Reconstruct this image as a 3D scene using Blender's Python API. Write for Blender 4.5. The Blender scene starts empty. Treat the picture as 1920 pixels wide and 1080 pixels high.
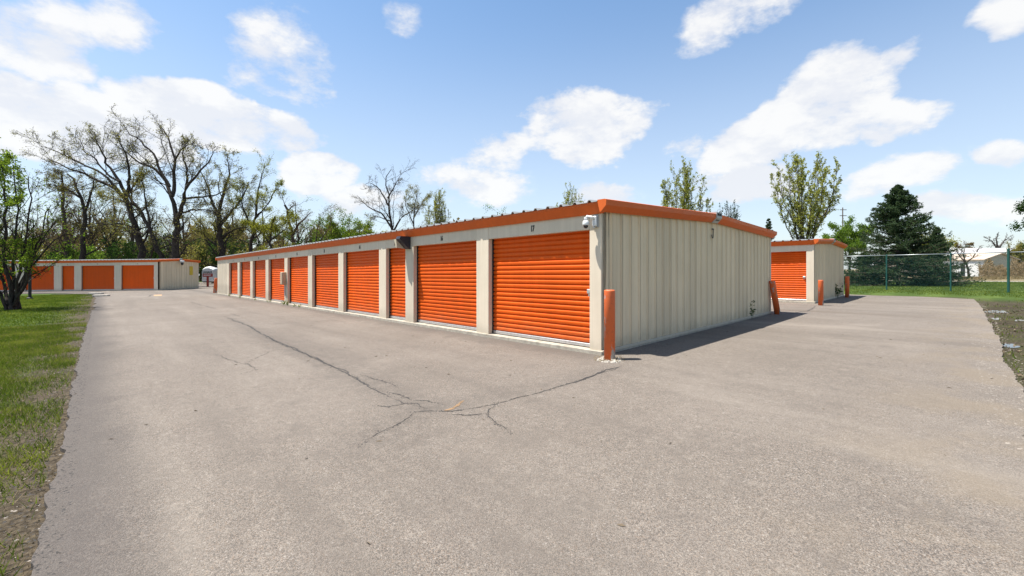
import bpy, math, random
import numpy as np
from mathutils import Vector
R = math.radians
rnd = random.Random(7)
scene = bpy.context.scene
COL = scene.collection

# ------------------------------------------------------------------ camera
F, V0, CAMZ = 805.0, 496.0, 1.495          # focal length and horizon of the 1920 px photograph
cam_d = bpy.data.cameras.new('camera')
cam = bpy.data.objects.new('camera', cam_d)
COL.objects.link(cam)
cam.location = (0, 0, CAMZ)
cam.rotation_euler = (R(90), 0, 0)
cam_d.sensor_width = 36
cam_d.lens = F / 1920 * 36
cam_d.shift_y = -(540 - V0) / 1920
cam_d.clip_start = .05
cam_d.clip_end = 2000
scene.camera = cam

# ------------------------------------------------------------------ light
SUN_EL = R(68.7)
SUN_H = Vector((1.0, .03, 0)).normalized()            # the way the light travels over the ground
sun_d = bpy.data.lights.new('sun', 'SUN')
sun = bpy.data.objects.new('sun', sun_d)
COL.objects.link(sun)
sun_d.energy = 5.0
sun_d.angle = R(.53)
sun_d.color = (1.0, .965, .905)
ray = Vector((SUN_H.x * math.cos(SUN_EL), SUN_H.y * math.cos(SUN_EL), -math.sin(SUN_EL)))
sun.rotation_euler = ray.to_track_quat('-Z', 'Y').to_euler()
scene.view_settings.view_transform = 'Standard'
scene.view_settings.look = 'None'
scene.view_settings.gamma = 1
scene.view_settings.exposure = 1.0
scene.cycles.max_bounces = 5
scene.cycles.transparent_max_bounces = 8
scene.cycles.use_denoising = True


class NT:
    """small node-tree helper"""
    def __init__(s, tree):
        s.t = tree
    def n(s, typ, props=None, **kw):
        nd = s.t.nodes.new(typ)
        for k, v in (props or {}).items():
            setattr(nd, k, v)
        for k, v in kw.items():
            key = int(k[1:]) if k[0] == 'i' and k[1:].isdigit() else k.replace('_', ' ')
            s.set(nd.inputs[key], v)
        return nd
    def set(s, sock, v):
        if hasattr(v, 'is_output') or isinstance(v, bpy.types.NodeSocket):
            s.t.links.new(v, sock)
        else:
            sock.default_value = v
    def math(s, op, a, b=0.0, c=None, clamp=False):
        nd = s.n('ShaderNodeMath', {'operation': op, 'use_clamp': clamp}, i0=a, i1=b)
        if c is not None:
            s.set(nd.inputs[2], c)
        return nd.outputs[0]
    def vec(s, op, a, b=(0, 0, 0)):
        nd = s.n('ShaderNodeVectorMath', {'operation': op}, i0=a, i1=b)
        return nd.outputs['Value'] if op in ('LENGTH', 'DOT_PRODUCT', 'DISTANCE') else nd.outputs[0]
    def ramp(s, x, a, b, lo=0.0, hi=1.0, smooth=True):
        nd = s.n('ShaderNodeMapRange', {'interpolation_type': 'SMOOTHSTEP' if smooth else 'LINEAR'}, i0=x, i1=a, i2=b, i3=lo, i4=hi)
        return nd.outputs[0]
    def noise(s, v, scale, detail=4, rough=.55, dist=0.0):
        nd = s.n('ShaderNodeTexNoise', None, Vector=v, Scale=scale, Detail=detail, Roughness=rough, Distortion=dist)
        return nd.outputs[0]
    def mix(s, f, a, b, mode='MIX'):
        nd = s.n('ShaderNodeMix', {'data_type': 'RGBA', 'blend_type': mode})
        s.set(nd.inputs[0], f); s.set(nd.inputs[6], a); s.set(nd.inputs[7], b)
        return nd.outputs[2]


def c4(c, k=1.0):
    return (c[0] * k, c[1] * k, c[2] * k, 1)


# ------------------------------------------------------------------ sky with fair-weather clouds
world = bpy.data.worlds.new('World')
scene.world = world
world.use_nodes = True
wt = world.node_tree
wt.nodes.clear()
W = NT(wt)
sky = W.n('ShaderNodeTexSky', {'sky_type': 'NISHITA', 'sun_disc': False, 'sun_elevation': SUN_EL,
                              'sun_rotation': math.atan2(-SUN_H.x, -SUN_H.y), 'air_density': 1.0,
                              'dust_density': .8, 'ozone_density': 1.6, 'altitude': 200})
dirv = W.n('ShaderNodeTexCoord').outputs['Generated']
sep = W.n('ShaderNodeSeparateXYZ', None, i0=dirv)
az = W.math('ARCTAN2', sep.outputs[0], sep.outputs[1])
el = W.math('ARCSINE', sep.outputs[2])
n1 = W.n('ShaderNodeTexNoise', None, Vector=dirv, Scale=5.0, Detail=5.0, Roughness=.6)
warp = W.vec('MULTIPLY', W.vec('SUBTRACT', n1.outputs[1], (.5, .5, .5)), (.16, .10, 0))
ae = W.vec('ADD', W.n('ShaderNodeCombineXYZ', None, i0=az, i1=el, i2=1.0).outputs[0], warp)
squash = W.vec('MULTIPLY', dirv, (1, 1, 1.9))
fbm = W.noise(squash, 7.5, 10, .64)
# the cloud banks in view: azimuth and elevation (degrees) of the middle, half sizes (degrees), tilt, weight
CLOUDS = []
for u, v, ru, rv, rot, w in (
        (110, 228, 330, 85, 0, 1.9), (420, 228, 220, 58, -4, 1.7), (90, 90, 170, 95, 10, .85), (235, 70, 120, 60, 20, .62),
        (530, 105, 135, 85, 8, .66), (590, 318, 105, 46, 4, 1.5), (1090, 240, 140, 70, 6, 1.5), (955, 285, 120, 50, 15, .8),
        (1570, 190, 160, 105, 10, 1.6), (1430, 255, 170, 58, 25, 1.3), (1680, 120, 95, 40, 25, 1.0), (1700, 225, 120, 48, -8, 1.15),
        (1350, 45, 130, 52, 20, .75), (1440, 5, 110, 40, 20, .75), (1890, 25, 70, 60, 30, .8), (1410, 350, 150, 40, 3, 1.0),
        (1690, 330, 150, 45, 10, .8), (1880, 290, 80, 36, 0, 1.0), (1800, 400, 170, 48, 0, 1.0), (900, 350, 150, 45, 4, .8),
        (1130, 360, 90, 38, 0, .85), (760, 30, 50, 40, 0, .46), (1290, 280, 60, 30, 0, .6), (660, 370, 130, 40, 0, .8)):
    x, y, z = u - 960, F, V0 - v
    l = math.sqrt(x * x + y * y + z * z)
    ca, ce = math.atan2(x, y), math.asin(z / l)
    CLOUDS.append((ca, ce, 1.08 * ru / l * (y / math.hypot(x, y)), 1.08 * rv / l, R(rot), w))
field = None
for ca, ce, sa, se, rot, w in CLOUDS:
    c_, s_ = math.cos(rot), math.sin(rot)
    bx = W.vec('DOT_PRODUCT', ae, (c_ / sa, s_ / sa, -(c_ * ca + s_ * ce) / sa))
    by = W.vec('DOT_PRODUCT', ae, (-s_ / se, c_ / se, -(c_ * ce - s_ * ca) / se))
    b = W.math('MULTIPLY_ADD', W.math('MULTIPLY_ADD', bx, bx, W.math('MULTIPLY', by, by)), -w, w)
    field = b if field is None else W.math('MAXIMUM', field, b)
# the same kind of broken cloud goes on around the rest of the sky
gen = W.ramp(W.noise(squash, 2.3, 3, .5), .50, .70, -.45, .60)
outside = W.math('MAXIMUM', W.ramp(W.math('ABSOLUTE', az), .86, 1.05), W.ramp(el, .56, .75))
gen = W.math('MULTIPLY_ADD', W.math('SUBTRACT', 1.0, outside), -1.5, gen)
field = W.math('MAXIMUM', field, gen)
fld = W.math('MINIMUM', W.math('MAXIMUM', field, -.35), .85)
cv = W.math('ADD', fld, W.math('MULTIPLY_ADD', fbm, 2.2, -1.22))
cmask = W.ramp(cv, -.08, .66)
# sunlit tops and greyer undersides: compare with the cloud a little higher up
fbm_up = W.noise(W.vec('ADD', squash, (0, 0, .10)), 7.5, 4, .55)
lit = W.ramp(W.math('SUBTRACT', fbm, fbm_up), -.10, .12)
cthick = W.math('MULTIPLY', W.ramp(cv, .1, .75), W.math('MULTIPLY_ADD', lit, .6, .4))
horizon_veil = W.ramp(el, .0, .60, .60, .0)
cmask = W.math('MAXIMUM', W.math('MULTIPLY', cmask, .93), horizon_veil)
ccol = W.mix(cthick, (5.35, 5.55, 6.1, 1), (6.95, 6.9, 6.8, 1))
skycol = W.mix(1.0, sky.outputs[0], (1.26, 1.42, 1.44, 1), 'MULTIPLY')
final = W.mix(cmask, skycol, ccol)
bg = W.n('ShaderNodeBackground', None, Color=final, Strength=.073)
wo = W.n('ShaderNodeOutputWorld')
wt.links.new(bg.outputs[0], wo.inputs[0])
world.cycles.sampling_method = 'MANUAL'
world.cycles.sample_map_resolution = 512

# ------------------------------------------------------------------ the sloping lot
TH, CX, CY, K1, K2 = .8061, 1.4736, 7.0835, .0178, .0035
DT = np.array([-math.cos(TH), math.sin(TH)])     # along the long front, away to the left
DS = np.array([math.sin(TH), math.cos(TH)])      # along the end wall, away to the right
CC = np.array([CX, CY])


def gz(x, y):
    return -K1 * ((x - CX) * DT[0] + (y - CY) * DT[1]) - K2 * ((x - CX) * DS[0] + (y - CY) * DS[1])


def ts(t, s, dz=0.0):
    p = CC + t * DT + s * DS
    return (p[0], p[1], gz(p[0], p[1]) + dz)


def G(u, v):
    """where a sight line meets the lot"""
    m = np.array([(u - 960) / F, 1.0])
    A = -K1 * (m @ DT) - K2 * (m @ DS)
    B = K1 * (CC @ DT) + K2 * (CC @ DS)
    Y = (B - CAMZ) / ((V0 - v) / F - A)
    return (m[0] * Y, Y, gz(m[0] * Y, Y))


def at(u, v, Y):
    return np.array([(u - 960) / F * Y, Y, CAMZ + (V0 - v) / F * Y])


# ------------------------------------------------------------------ mesh helpers
def link(o, parent=None):
    COL.objects.link(o)
    if parent is not None:
        o.parent = parent
    return o


def mesh_obj(name, V, Fc, mat, parent=None, loc=(0, 0, 0), rz=0.0, smooth=False):
    me = bpy.data.meshes.new(name)
    me.from_pydata([tuple(map(float, v)) for v in V], [], Fc)
    if mat is not None:
        me.materials.append(mat)
    if smooth:
        me.polygons.foreach_set('use_smooth', [True] * len(me.polygons))
    me.update()
    o = bpy.data.objects.new(name, me)
    o.location = loc
    o.rotation_euler = (0, 0, rz)
    return link(o, parent)


def np_obj(name, V, Q, mat, parent=None, loc=(0, 0, 0), smooth=False):
    """fast mesh from numpy: Q is (M,3) or (M,4)"""
    V = np.asarray(V, np.float32); Q = np.asarray(Q, np.int32)
    me = bpy.data.meshes.new(name)
    k = Q.shape[1]
    me.vertices.add(len(V)); me.vertices.foreach_set('co', V.ravel())
    me.loops.add(Q.size); me.loops.foreach_set('vertex_index', Q.ravel())
    me.polygons.add(len(Q))
    me.polygons.foreach_set('loop_start', np.arange(0, Q.size, k, dtype=np.int32))
    me.polygons.foreach_set('loop_total', np.full(len(Q), k, np.int32))
    if smooth:
        me.polygons.foreach_set('use_smooth', np.ones(len(Q), bool))
    me.materials.append(mat)
    me.update(calc_edges=True)
    o = bpy.data.objects.new(name, me)
    o.location = loc
    return link(o, parent)


class MB:
    def __init__(s):
        s.V, s.F = [], []
    def add(s, V, Fc):
        b = len(s.V)
        s.V += [tuple(v) for v in V]
        s.F += [tuple(i + b for i in f) for f in Fc]
        return s
    def box(s, x0, x1, y0, y1, z0, z1, bev=0.0):
        if bev <= 0:
            V = [(x, y, z) for x in (x0, x1) for y in (y0, y1) for z in (z0, z1)]
            return s.add(V, [(0, 1, 3, 2), (4, 6, 7, 5), (0, 4, 5, 1), (2, 3, 7, 6), (0, 2, 6, 4), (1, 5, 7, 3)])
        b = bev
        prof = [(x0 + b, y0), (x1 - b, y0), (x1, y0 + b), (x1, y1 - b), (x1 - b, y1), (x0 + b, y1), (x0, y1 - b), (x0, y0 + b)]
        cx, cy = (x0 + x1) / 2, (y0 + y1) / 2
        ins = [(cx + (p[0] - cx) * (1 - 2 * b / max(x1 - x0, 1e-6)), cy + (p[1] - cy) * (1 - 2 * b / max(y1 - y0, 1e-6))) for p in prof]
        rows = [(ins, z0), (prof, z0 + b), (prof, z1 - b), (ins, z1)]
        V = [(p[0], p[1], z) for pr, z in rows for p in pr]
        Fc = [tuple(range(7, -1, -1)), tuple(range(24, 32))]
        for r in range(3):
            for i in range(8):
                j = (i + 1) % 8
                Fc.append((r * 8 + i, r * 8 + j, r * 8 + 8 + j, r * 8 + 8 + i))
        return s.add(V, Fc)
    def loft(s, rings, cap=True):
        n = len(rings[0]); V = [p for r in rings for p in r]; Fc = []
        for r in range(len(rings) - 1):
            for i in range(n):
                j = (i + 1) % n
                Fc.append((r * n + i, r * n + j, r * n + n + j, r * n + n + i))
        if cap:
            Fc.append(tuple(range(n - 1, -1, -1))); Fc.append(tuple(range((len(rings) - 1) * n, len(rings) * n)))
        return s.add(V, Fc)
    def lathe(s, prof, n=20, c=(0, 0, 0), axis='z'):
        rings = []
        for r, z in prof:
            ring = []
            for i in range(n):
                a = 2 * math.pi * i / n
                p = (r * math.cos(a), r * math.sin(a), z)
                if axis == 'x': p = (p[2], p[0], p[1])
                if axis == 'y': p = (p[1], p[2], p[0])
                ring.append((p[0] + c[0], p[1] + c[1], p[2] + c[2]))
            rings.append(ring)
        return s.loft(rings)
    def tube(s, pts, r, n=8):
        pts = [Vector(p) for p in pts]
        rings = []
        for i, p in enumerate(pts):
            t = (pts[min(i + 1, len(pts) - 1)] - pts[max(i - 1, 0)]).normalized()
            a = t.orthogonal().normalized(); b = t.cross(a)
            rr = r[i] if isinstance(r, (list, tuple)) else r
            rings.append([tuple(p + rr * (math.cos(2 * math.pi * k / n) * a + math.sin(2 * math.pi * k / n) * b)) for k in range(n)])
        return s.loft(rings)
    def shear(s, kx, ky):
        s.V = [(x, y, z + kx * x + ky * y) for x, y, z in s.V]
        return s
    def build(s, name, mat, parent=None, loc=(0, 0, 0), rz=0.0, smooth=False):
        return mesh_obj(name, s.V, s.F, mat, parent, loc, rz, smooth)


def empty(name, loc, rz=0.0):
    o = bpy.data.objects.new(name, None)
    o.empty_display_size = .3
    o.location = loc
    o.rotation_euler = (0, 0, rz)
    return link(o)


def tag(o, label, cat, group=None):
    o['label'] = label
    o['category'] = cat
    if group:
        o['group'] = group
    return o


def structure(o):
    o['kind'] = 'structure'
    return o


def stuff(o, label=None, cat=None):
    o['kind'] = 'stuff'
    if label:
        o['label'] = label
        o['category'] = cat
    return o


def text_mesh(name, body, size, mat, parent, loc, rot, sx=1.0, thick=.002):
    cu = bpy.data.curves.new(name, 'FONT')
    cu.body = body; cu.size = size; cu.align_x = 'CENTER'; cu.align_y = 'CENTER'; cu.extrude = thick
    cu.offset = .004 * size / .1
    cu.resolution_u = 3
    tmp = bpy.data.objects.new('tmp', cu)
    COL.objects.link(tmp)
    dg = bpy.context.evaluated_depsgraph_get()
    me = bpy.data.meshes.new_from_object(tmp.evaluated_get(dg))
    bpy.data.objects.remove(tmp); bpy.data.curves.remove(cu)
    me.materials.clear(); me.materials.append(mat); me.name = name
    o = bpy.data.objects.new(name, me)
    o.location = loc; o.rotation_euler = rot; o.scale = (sx, 1, 1)
    return link(o, parent)


# ------------------------------------------------------------------ materials
def material(name):
    m = bpy.data.materials.new(name)
    m.use_nodes = True
    t = m.node_tree
    p = t.nodes['Principled BSDF']
    return m, NT(t), p


def bump(nt, p, h, strength, dist):
    b = nt.n('ShaderNodeBump', None, Strength=strength, Distance=dist, Height=h)
    nt.set(p.inputs['Normal'], b.outputs[0])


def simple(name, col, rough=.6, var=.12, scale=6.0, metal=0.0, bmp=0.0, dirt=None, dirt_amt=.3, spec=.5):
    m, nt, p = material(name)
    co = nt.n('ShaderNodeTexCoord').outputs['Object']
    nz = nt.noise(co, scale, 6, .65)
    f = nt.ramp(nz, .3, .7, 1 - var, 1 + var, False)
    comb = nt.n('ShaderNodeCombineXYZ', None, i0=f, i1=f, i2=f).outputs[0]
    c = nt.mix(1.0, c4(col, .86), comb, 'MULTIPLY')
    if dirt:
        n2 = nt.noise(co, scale * .37, 7, .7)
        c = nt.mix(nt.ramp(n2, .5, .72, 0, dirt_amt), c, c4(dirt))
    nt.set(p.inputs['Base Color'], c)
    p.inputs['Roughness'].default_value = rough
    p.inputs['Metallic'].default_value = metal
    p.inputs['Specular IOR Level'].default_value = spec
    if bmp:
        bump(nt, p, nt.noise(co, scale * 8, 4), bmp, .01)
    return m


def paint_metal(name, col, rough, grime=(.20, .17, .13), grime_h=.5, grime_amt=.35, streak=.08, wav=.0):
    """coil-coated steel: faint vertical streaking, dust near the ground"""
    m, nt, p = material(name)
    co = nt.n('ShaderNodeTexCoord').outputs['Object']
    st = nt.noise(nt.vec('MULTIPLY', co, (9, 9, .5)), 1.0, 5, .6)
    mo = nt.noise(co, 1.3, 5, .6)
    f = nt.math('ADD', nt.ramp(st, .3, .7, 1 - streak, 1 + streak * .6, False), nt.ramp(mo, .3, .7, -.05, .05, False))
    oi = nt.n('ShaderNodeObjectInfo').outputs['Random']
    f = nt.math('MULTIPLY', f, nt.ramp(oi, 0, 1, .90, 1.06, False))
    c = nt.mix(1.0, c4(col, .90), nt.n('ShaderNodeCombineXYZ', None, i0=f, i1=f, i2=f).outputs[0], 'MULTIPLY')
    z = nt.n('ShaderNodeSeparateXYZ', None, i0=co).outputs[2]
    g = nt.math('MULTIPLY', nt.ramp(nt.math('ADD', z, nt.math('MULTIPLY_ADD', nt.noise(co, 4.0, 6, .7), .5, -.25)), .0, grime_h, grime_amt, 0), 1.0, clamp=True)
    c = nt.mix(g, c, c4(grime))
    nt.set(p.inputs['Base Color'], c)
    nt.set(p.inputs['Roughness'], nt.ramp(mo, .3, .7, rough - .05, rough + .1, False))
    p.inputs['Specular IOR Level'].default_value = .22
    bump(nt, p, nt.noise(co, 2.2, 3, .5), .12 + wav, .02)
    return m


M = {}
M['cream'] = paint_metal('cream_painted_steel', (.70, .60, .46), .55, (.33, .29, .22), .30, .35)
M['endwall'] = paint_metal('cream_ribbed_steel', (.79, .64, .435), .55, (.30, .26, .19), .35, .4)
M['orange_door'] = paint_metal('orange_curtain_steel', (.80, .112, .004), .5, (.36, .15, .07), .5, .35, .08)
M['trim'] = paint_metal('orange_trim_steel', (.70, .135, .024), .5, (.3, .1, .05), -1, 0, .06)
M['roof'] = simple('galvalume_roof', (.50, .49, .46), .45, .15, 3, .3)
M['alu'] = simple('aluminium', (.62, .61, .60), .38, .15, 20, .7, 0, (.2, .18, .15), .4)
M['dark'] = simple('dark_rubber', (.02, .02, .02), .8)
M['black_paint'] = simple('black_lettering', (.015, .015, .016), .6, .2, 30)
M['conc'] = simple('slab_concrete', (.42, .375, .30), .9, .25, 9, 0, .3, (.14, .115, .085), .75)
M['rubble'] = simple('pale_broken_concrete', (.44, .40, .34), .9, .35, 14, 0, .5, (.17, .14, .10), .7)
M['white_plastic'] = simple('white_plastic', (.78, .78, .76), .35, .05, 10)
M['grey_plastic'] = simple('grey_plastic', (.42, .42, .41), .5, .1, 10)
M['glass_dark'] = simple('dark_dome_glass', (.02, .02, .025), .08)
M['lamp_box'] = simple('cream_lamp_box', (.62, .55, .40), .5, .1, 12, 0, 0, (.2, .15, .1), .3)
M['bronze'] = simple('dark_bronze', (.025, .025, .035), .45)
M['meter'] = simple('tan_box_paint', (.48, .36, .24), .55, .12, 12, 0, 0, (.25, .17, .1), .35)
M['green_post'] = simple('green_vinyl', (.012, .085, .07), .5, .15, 12)
M['galv'] = simple('galvanised_pipe', (.45, .47, .47), .4, .12, 15, .6)
M['wire'] = simple('green_wire', (.012, .07, .06), .55, .1, 3)
M['white_paint'] = simple('white_wall_paint', (.72, .73, .74), .6, .08, 2, 0, 0, (.45, .42, .38), .3)
M['far_tan'] = simple('tan_wall_paint', (.47, .45, .36), .7, .08, 1.5)
M['far_roof'] = simple('pale_roof', (.70, .66, .58), .6, .1, 1)
M['pink_roof'] = simple('tan_roof', (.60, .48, .37), .6, .12, 1)
M['yellow'] = simple('yellow_sign', (.62, .42, .02), .5, .1, 8)
M['red_sign'] = simple('red_sign', (.33, .035, .02), .5, .15, 8)
M['taupe'] = simple('taupe_steel', (.15, .125, .10), .7, .1, 2)
M['pole'] = simple('weathered_pole', (.16, .13, .11), .85, .2, 6)
M['post_dark'] = simple('dark_post', (.022, .02, .018), .7, .2, 9)
M['white_text'] = simple('white_lettering', (.75, .7, .68), .6)
M['pane'] = simple('dark_window_pane', (.03, .035, .04), .1)

# scuffed orange bollard paint
m, nt, p = material('scuffed_orange_paint')
co = nt.n('ShaderNodeTexCoord').outputs['Object']
st = nt.vec('MULTIPLY', co, (9, 9, 3.2))
bz = nt.n('ShaderNodeSeparateXYZ', None, i0=co).outputs[2]
chip = nt.ramp(nt.math('ADD', nt.noise(st, 1.0, 6, .62), nt.ramp(bz, .1, .6, .06, 0)), .60, .63)
rust = nt.ramp(nt.noise(co, 22, 5, .7), .52, .7, 0, .45)
c = nt.mix(rust, c4((.60, .115, .025)), c4((.30, .07, .03)))
c = nt.mix(chip, c, c4((.33, .31, .30)))
nt.set(p.inputs['Base Color'], c)
p.inputs['Roughness'].default_value = .55
bump(nt, p, nt.math('ADD', nt.noise(co, 60, 3), nt.math('MULTIPLY', chip, -1.5)), .25, .004)
M['bollard'] = m


def lot_coords(nt):
    pos = nt.n('ShaderNodeNewGeometry').outputs['Position']
    rel = nt.vec('SUBTRACT', pos, (CX, CY, 0))
    t = nt.vec('DOT_PRODUCT', rel, (DT[0], DT[1], 0))
    s = nt.vec('DOT_PRODUCT', rel, (DS[0], DS[1], 0))
    return pos, t, s


# asphalt
m, nt, p = material('weathered_asphalt')
pos, tc, sc = lot_coords(nt)
vo = nt.n('ShaderNodeTexVoronoi', None, Vector=pos, Scale=210.0, Randomness=1.0)
cellv = nt.n('ShaderNodeSeparateColor', None, i0=vo.outputs['Color'])
vo2 = nt.n('ShaderNodeTexVoronoi', None, Vector=pos, Scale=120.0, Randomness=1.0)
cell2 = nt.n('ShaderNodeSeparateColor', None, i0=vo2.outputs['Color'])
fine = nt.noise(pos, 70, 3, .7)
mid = nt.noise(pos, 2.2, 8, .68)
big = nt.noise(pos, .33, 6, .6, .8)
base = nt.mix(cellv.outputs[0], c4((.066, .057, .049)), c4((.290, .253, .218)))
base = nt.mix(nt.ramp(cell2.outputs[1], .965, .98, 0, .45), base, c4((.48, .44, .40)))
base = nt.mix(nt.ramp(cell2.outputs[2], .90, .93, 0, .7), base, c4((.055, .050, .046)))
base = nt.mix(nt.ramp(cellv.outputs[1], .84, .9, 0, .35), base, c4((.31, .20, .12)))
base = nt.mix(nt.ramp(fine, .30, .5, .55, 0), base, c4((.07, .062, .056)))
far = nt.ramp(nt.noise(pos, .55, 4, .6), .35, .65, .05, .30)          # dust and worn binder in broad patches
base = nt.mix(far, base, c4((.245, .213, .184)))
base = nt.mix(nt.ramp(mid, .48, .72, 0, .5), base, c4((.125, .108, .094)))
grain = nt.noise(pos, 13, 6, .75)
base = nt.mix(nt.ramp(grain, .50, .72, 0, .45), base, c4((.12, .104, .09)))
base = nt.mix(nt.ramp(grain, .46, .30, 0, .4), base, c4((.34, .30, .255)))
drip = nt.ramp(nt.noise(pos, .9, 3, .5, 1.5), .66, .74, 0, .35)
base = nt.mix(drip, base, c4((.115, .098, .085)))
base = nt.mix(nt.ramp(big, .5, .66, 0, .5), base, c4((.15, .128, .108)))
base = nt.mix(nt.ramp(big, .47, .25, 0, .3), base, c4((.31, .27, .23)))
wob = nt.math('MULTIPLY_ADD', nt.noise(pos, 1.1, 6, .7), 1.0, -.5)
lane = nt.noise(nt.n('ShaderNodeCombineXYZ', None, i0=nt.math('MULTIPLY', tc, .10), i1=nt.math('MULTIPLY', sc, 1.0)).outputs[0], 1.3, 5, .6)
base = nt.mix(nt.ramp(lane, .50, .66, 0, .42), base, c4((.135, .116, .10)))
base = nt.mix(nt.ramp(lane, .45, .28, 0, .28), base, c4((.30, .265, .225)))
edge = nt.ramp(nt.math('ADD', sc, nt.math('MULTIPLY', wob, .7)), -6.1, -5.55, .72, 0)
base = nt.mix(edge, base, c4((.085, .075, .07)))
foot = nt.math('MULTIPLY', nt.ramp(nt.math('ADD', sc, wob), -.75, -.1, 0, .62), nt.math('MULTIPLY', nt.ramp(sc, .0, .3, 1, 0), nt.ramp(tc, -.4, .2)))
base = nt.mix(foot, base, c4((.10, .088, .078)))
seam = nt.math('ABSOLUTE', nt.math('ADD', nt.math('SUBTRACT', sc, 10.7), nt.math('MULTIPLY', wob, .8)))
seam = nt.math('MULTIPLY', nt.ramp(seam, .05, .5, .5, 0), nt.ramp(tc, -3.6, -.5, .35, 1))
base = nt.mix(seam, base, c4((.12, .095, .075)))
for (ua, va), (ub, vb), wd, am in (((430, 597), (800, 765), .55, .42), ((800, 768), (1160, 690), .35, .32), ((640, 850), (800, 772), .5, .35)):
    pa, pb = np.array(G(ua, va)[:2]), np.array(G(ub, vb)[:2]); Lc = np.linalg.norm(pb - pa); dc = (pb - pa) / Lc
    rc = nt.vec('SUBTRACT', pos, (pa[0], pa[1], 0))
    al = nt.vec('DOT_PRODUCT', rc, (dc[0], dc[1], 0)); ac = nt.vec('DOT_PRODUCT', rc, (-dc[1], dc[0], 0))
    bm_ = nt.ramp(nt.math('ABSOLUTE', nt.math('ADD', ac, nt.math('MULTIPLY', wob, .8))), .0, wd, am, 0)
    bm_ = nt.math('MULTIPLY', bm_, nt.math('MULTIPLY', nt.ramp(al, -.4, .4), nt.ramp(al, Lc - .3, Lc + .5, 1, 0)))
    base = nt.mix(nt.math('MULTIPLY', bm_, nt.ramp(nt.noise(pos, 6, 4), .35, .6, .4, 1)), base, c4((.10, .088, .078)))
silt = nt.math('MULTIPLY', nt.ramp(nt.math('ADD', tc, wob), -4.4, -3.0, .55, 0), nt.ramp(nt.noise(pos, 1.2, 4), .42, .62))
base = nt.mix(silt, base, c4((.215, .175, .13)))
base = nt.mix(1.0, base, (.875, .855, .825, 1), 'MULTIPLY')
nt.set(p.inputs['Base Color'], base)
p.inputs['Roughness'].default_value = .92
p.inputs['Specular IOR Level'].default_value = .25
hgt = nt.math('ADD', nt.math('MULTIPLY', vo.outputs['Distance'], -1.2), nt.math('MULTIPLY', fine, .8))
bump(nt, p, hgt, .55, .006)
M['asphalt'] = m

# crack fill: dark grit
M['crack'] = simple('crack_grit', (.045, .04, .036), .95, .4, 40)
M['rustmark'] = simple('rust_coloured_smear', (.25, .155, .08), .95, .4, 25)

# lawn, bare soil and mud
m, nt, p = material('lawn_and_soil')
pos, tc, sc = lot_coords(nt)
n_f = nt.noise(pos, 26, 5, .7)
n_m = nt.noise(pos, 1.6, 7, .65)
n_b = nt.noise(pos, .25, 5, .6)
grass = nt.mix(nt.ramp(n_f, .3, .7), c4((.022, .048, .008)), c4((.065, .105, .018)))
grass = nt.mix(nt.ramp(n_b, .4, .65, 0, .4), grass, c4((.09, .125, .025)))
stripe = nt.math('SINE', nt.math('MULTIPLY', nt.math('ADD', tc, nt.math('MULTIPLY', n_b, 3)), 3.4))
grass = nt.mix(nt.ramp(stripe, -.4, .7, 0, .45), grass, c4((.12, .165, .035)))
soil = nt.mix(nt.ramp(n_f, .35, .65), c4((.040, .030, .019)), c4((.125, .096, .062)))
dl = nt.math('SUBTRACT', -6.23, sc)                                  # metres into the left lawn
n_l = nt.noise(pos, 5.0, 7, .7)
left = nt.ramp(nt.math('ADD', dl, nt.math('MULTIPLY_ADD', n_l, 2.4, -1.2)), .05, 1.5, 1, 0)
left = nt.math('MULTIPLY', left, nt.ramp(sc, -5, -6))
dr = nt.math('SUBTRACT', -4.5, tc)                                   # metres into the right verge
right = nt.ramp(nt.math('ADD', dr, nt.math('MULTIPLY_ADD', n_m, 3.0, -1.5)), 1.3, 2.6, 1, 0)
right = nt.math('MULTIPLY', nt.math('MULTIPLY', right, nt.ramp(tc, -3, -4)), nt.ramp(sc, 23, 19))
col = nt.mix(left, grass, soil)
mud = nt.mix(nt.ramp(n_f, .4, .6), c4((.022, .016, .011)), c4((.085, .060, .037)))
col = nt.mix(nt.math('MULTIPLY', right, nt.ramp(n_m, .35, .6, 1, .75)), col, mud)
back = nt.ramp(nt.math('ADD', sc, nt.math('MULTIPLY', n_m, 1.2)), 23.3, 24.1, .5, 0)
back = nt.math('MULTIPLY', back, nt.ramp(sc, 21.5, 22))
col = nt.mix(nt.math('MULTIPLY', back, nt.ramp(tc, -5.5, -4, 0, 1)), col, soil)
field_mask = nt.ramp(nt.math('ADD', sc, nt.math('MULTIPLY', n_b, 3)), 54, 57)
dry = nt.mix(nt.ramp(nt.noise(pos, 3, 6), .35, .65), c4((.16, .12, .07)), c4((.30, .25, .15)))
col = nt.mix(field_mask, col, dry)
col = nt.mix(1.0, col, (.9, .9, .9, 1), 'MULTIPLY')
nt.set(p.inputs['Base Color'], col)
p.inputs['Roughness'].default_value = .95
p.inputs['Specular IOR Level'].default_value = .15
bump(nt, p, nt.math('ADD', n_f, nt.math('MULTIPLY', n_m, 2)), .8, .05)
M['lawn'] = m


def bark(name, a, b, sc=5.0):
    m, nt, p = material(name)
    co = nt.n('ShaderNodeTexCoord').outputs['Object']
    n = nt.noise(nt.vec('MULTIPLY', co, (3, 3, .7)), sc, 6, .7)
    nt.set(p.inputs['Base Color'], nt.mix(nt.ramp(n, .35, .65), c4(a), c4(b)))
    p.inputs['Roughness'].default_value = .95
    p.inputs['Specular IOR Level'].default_value = .1
    bump(nt, p, n, .8, .04)
    return m


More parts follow.
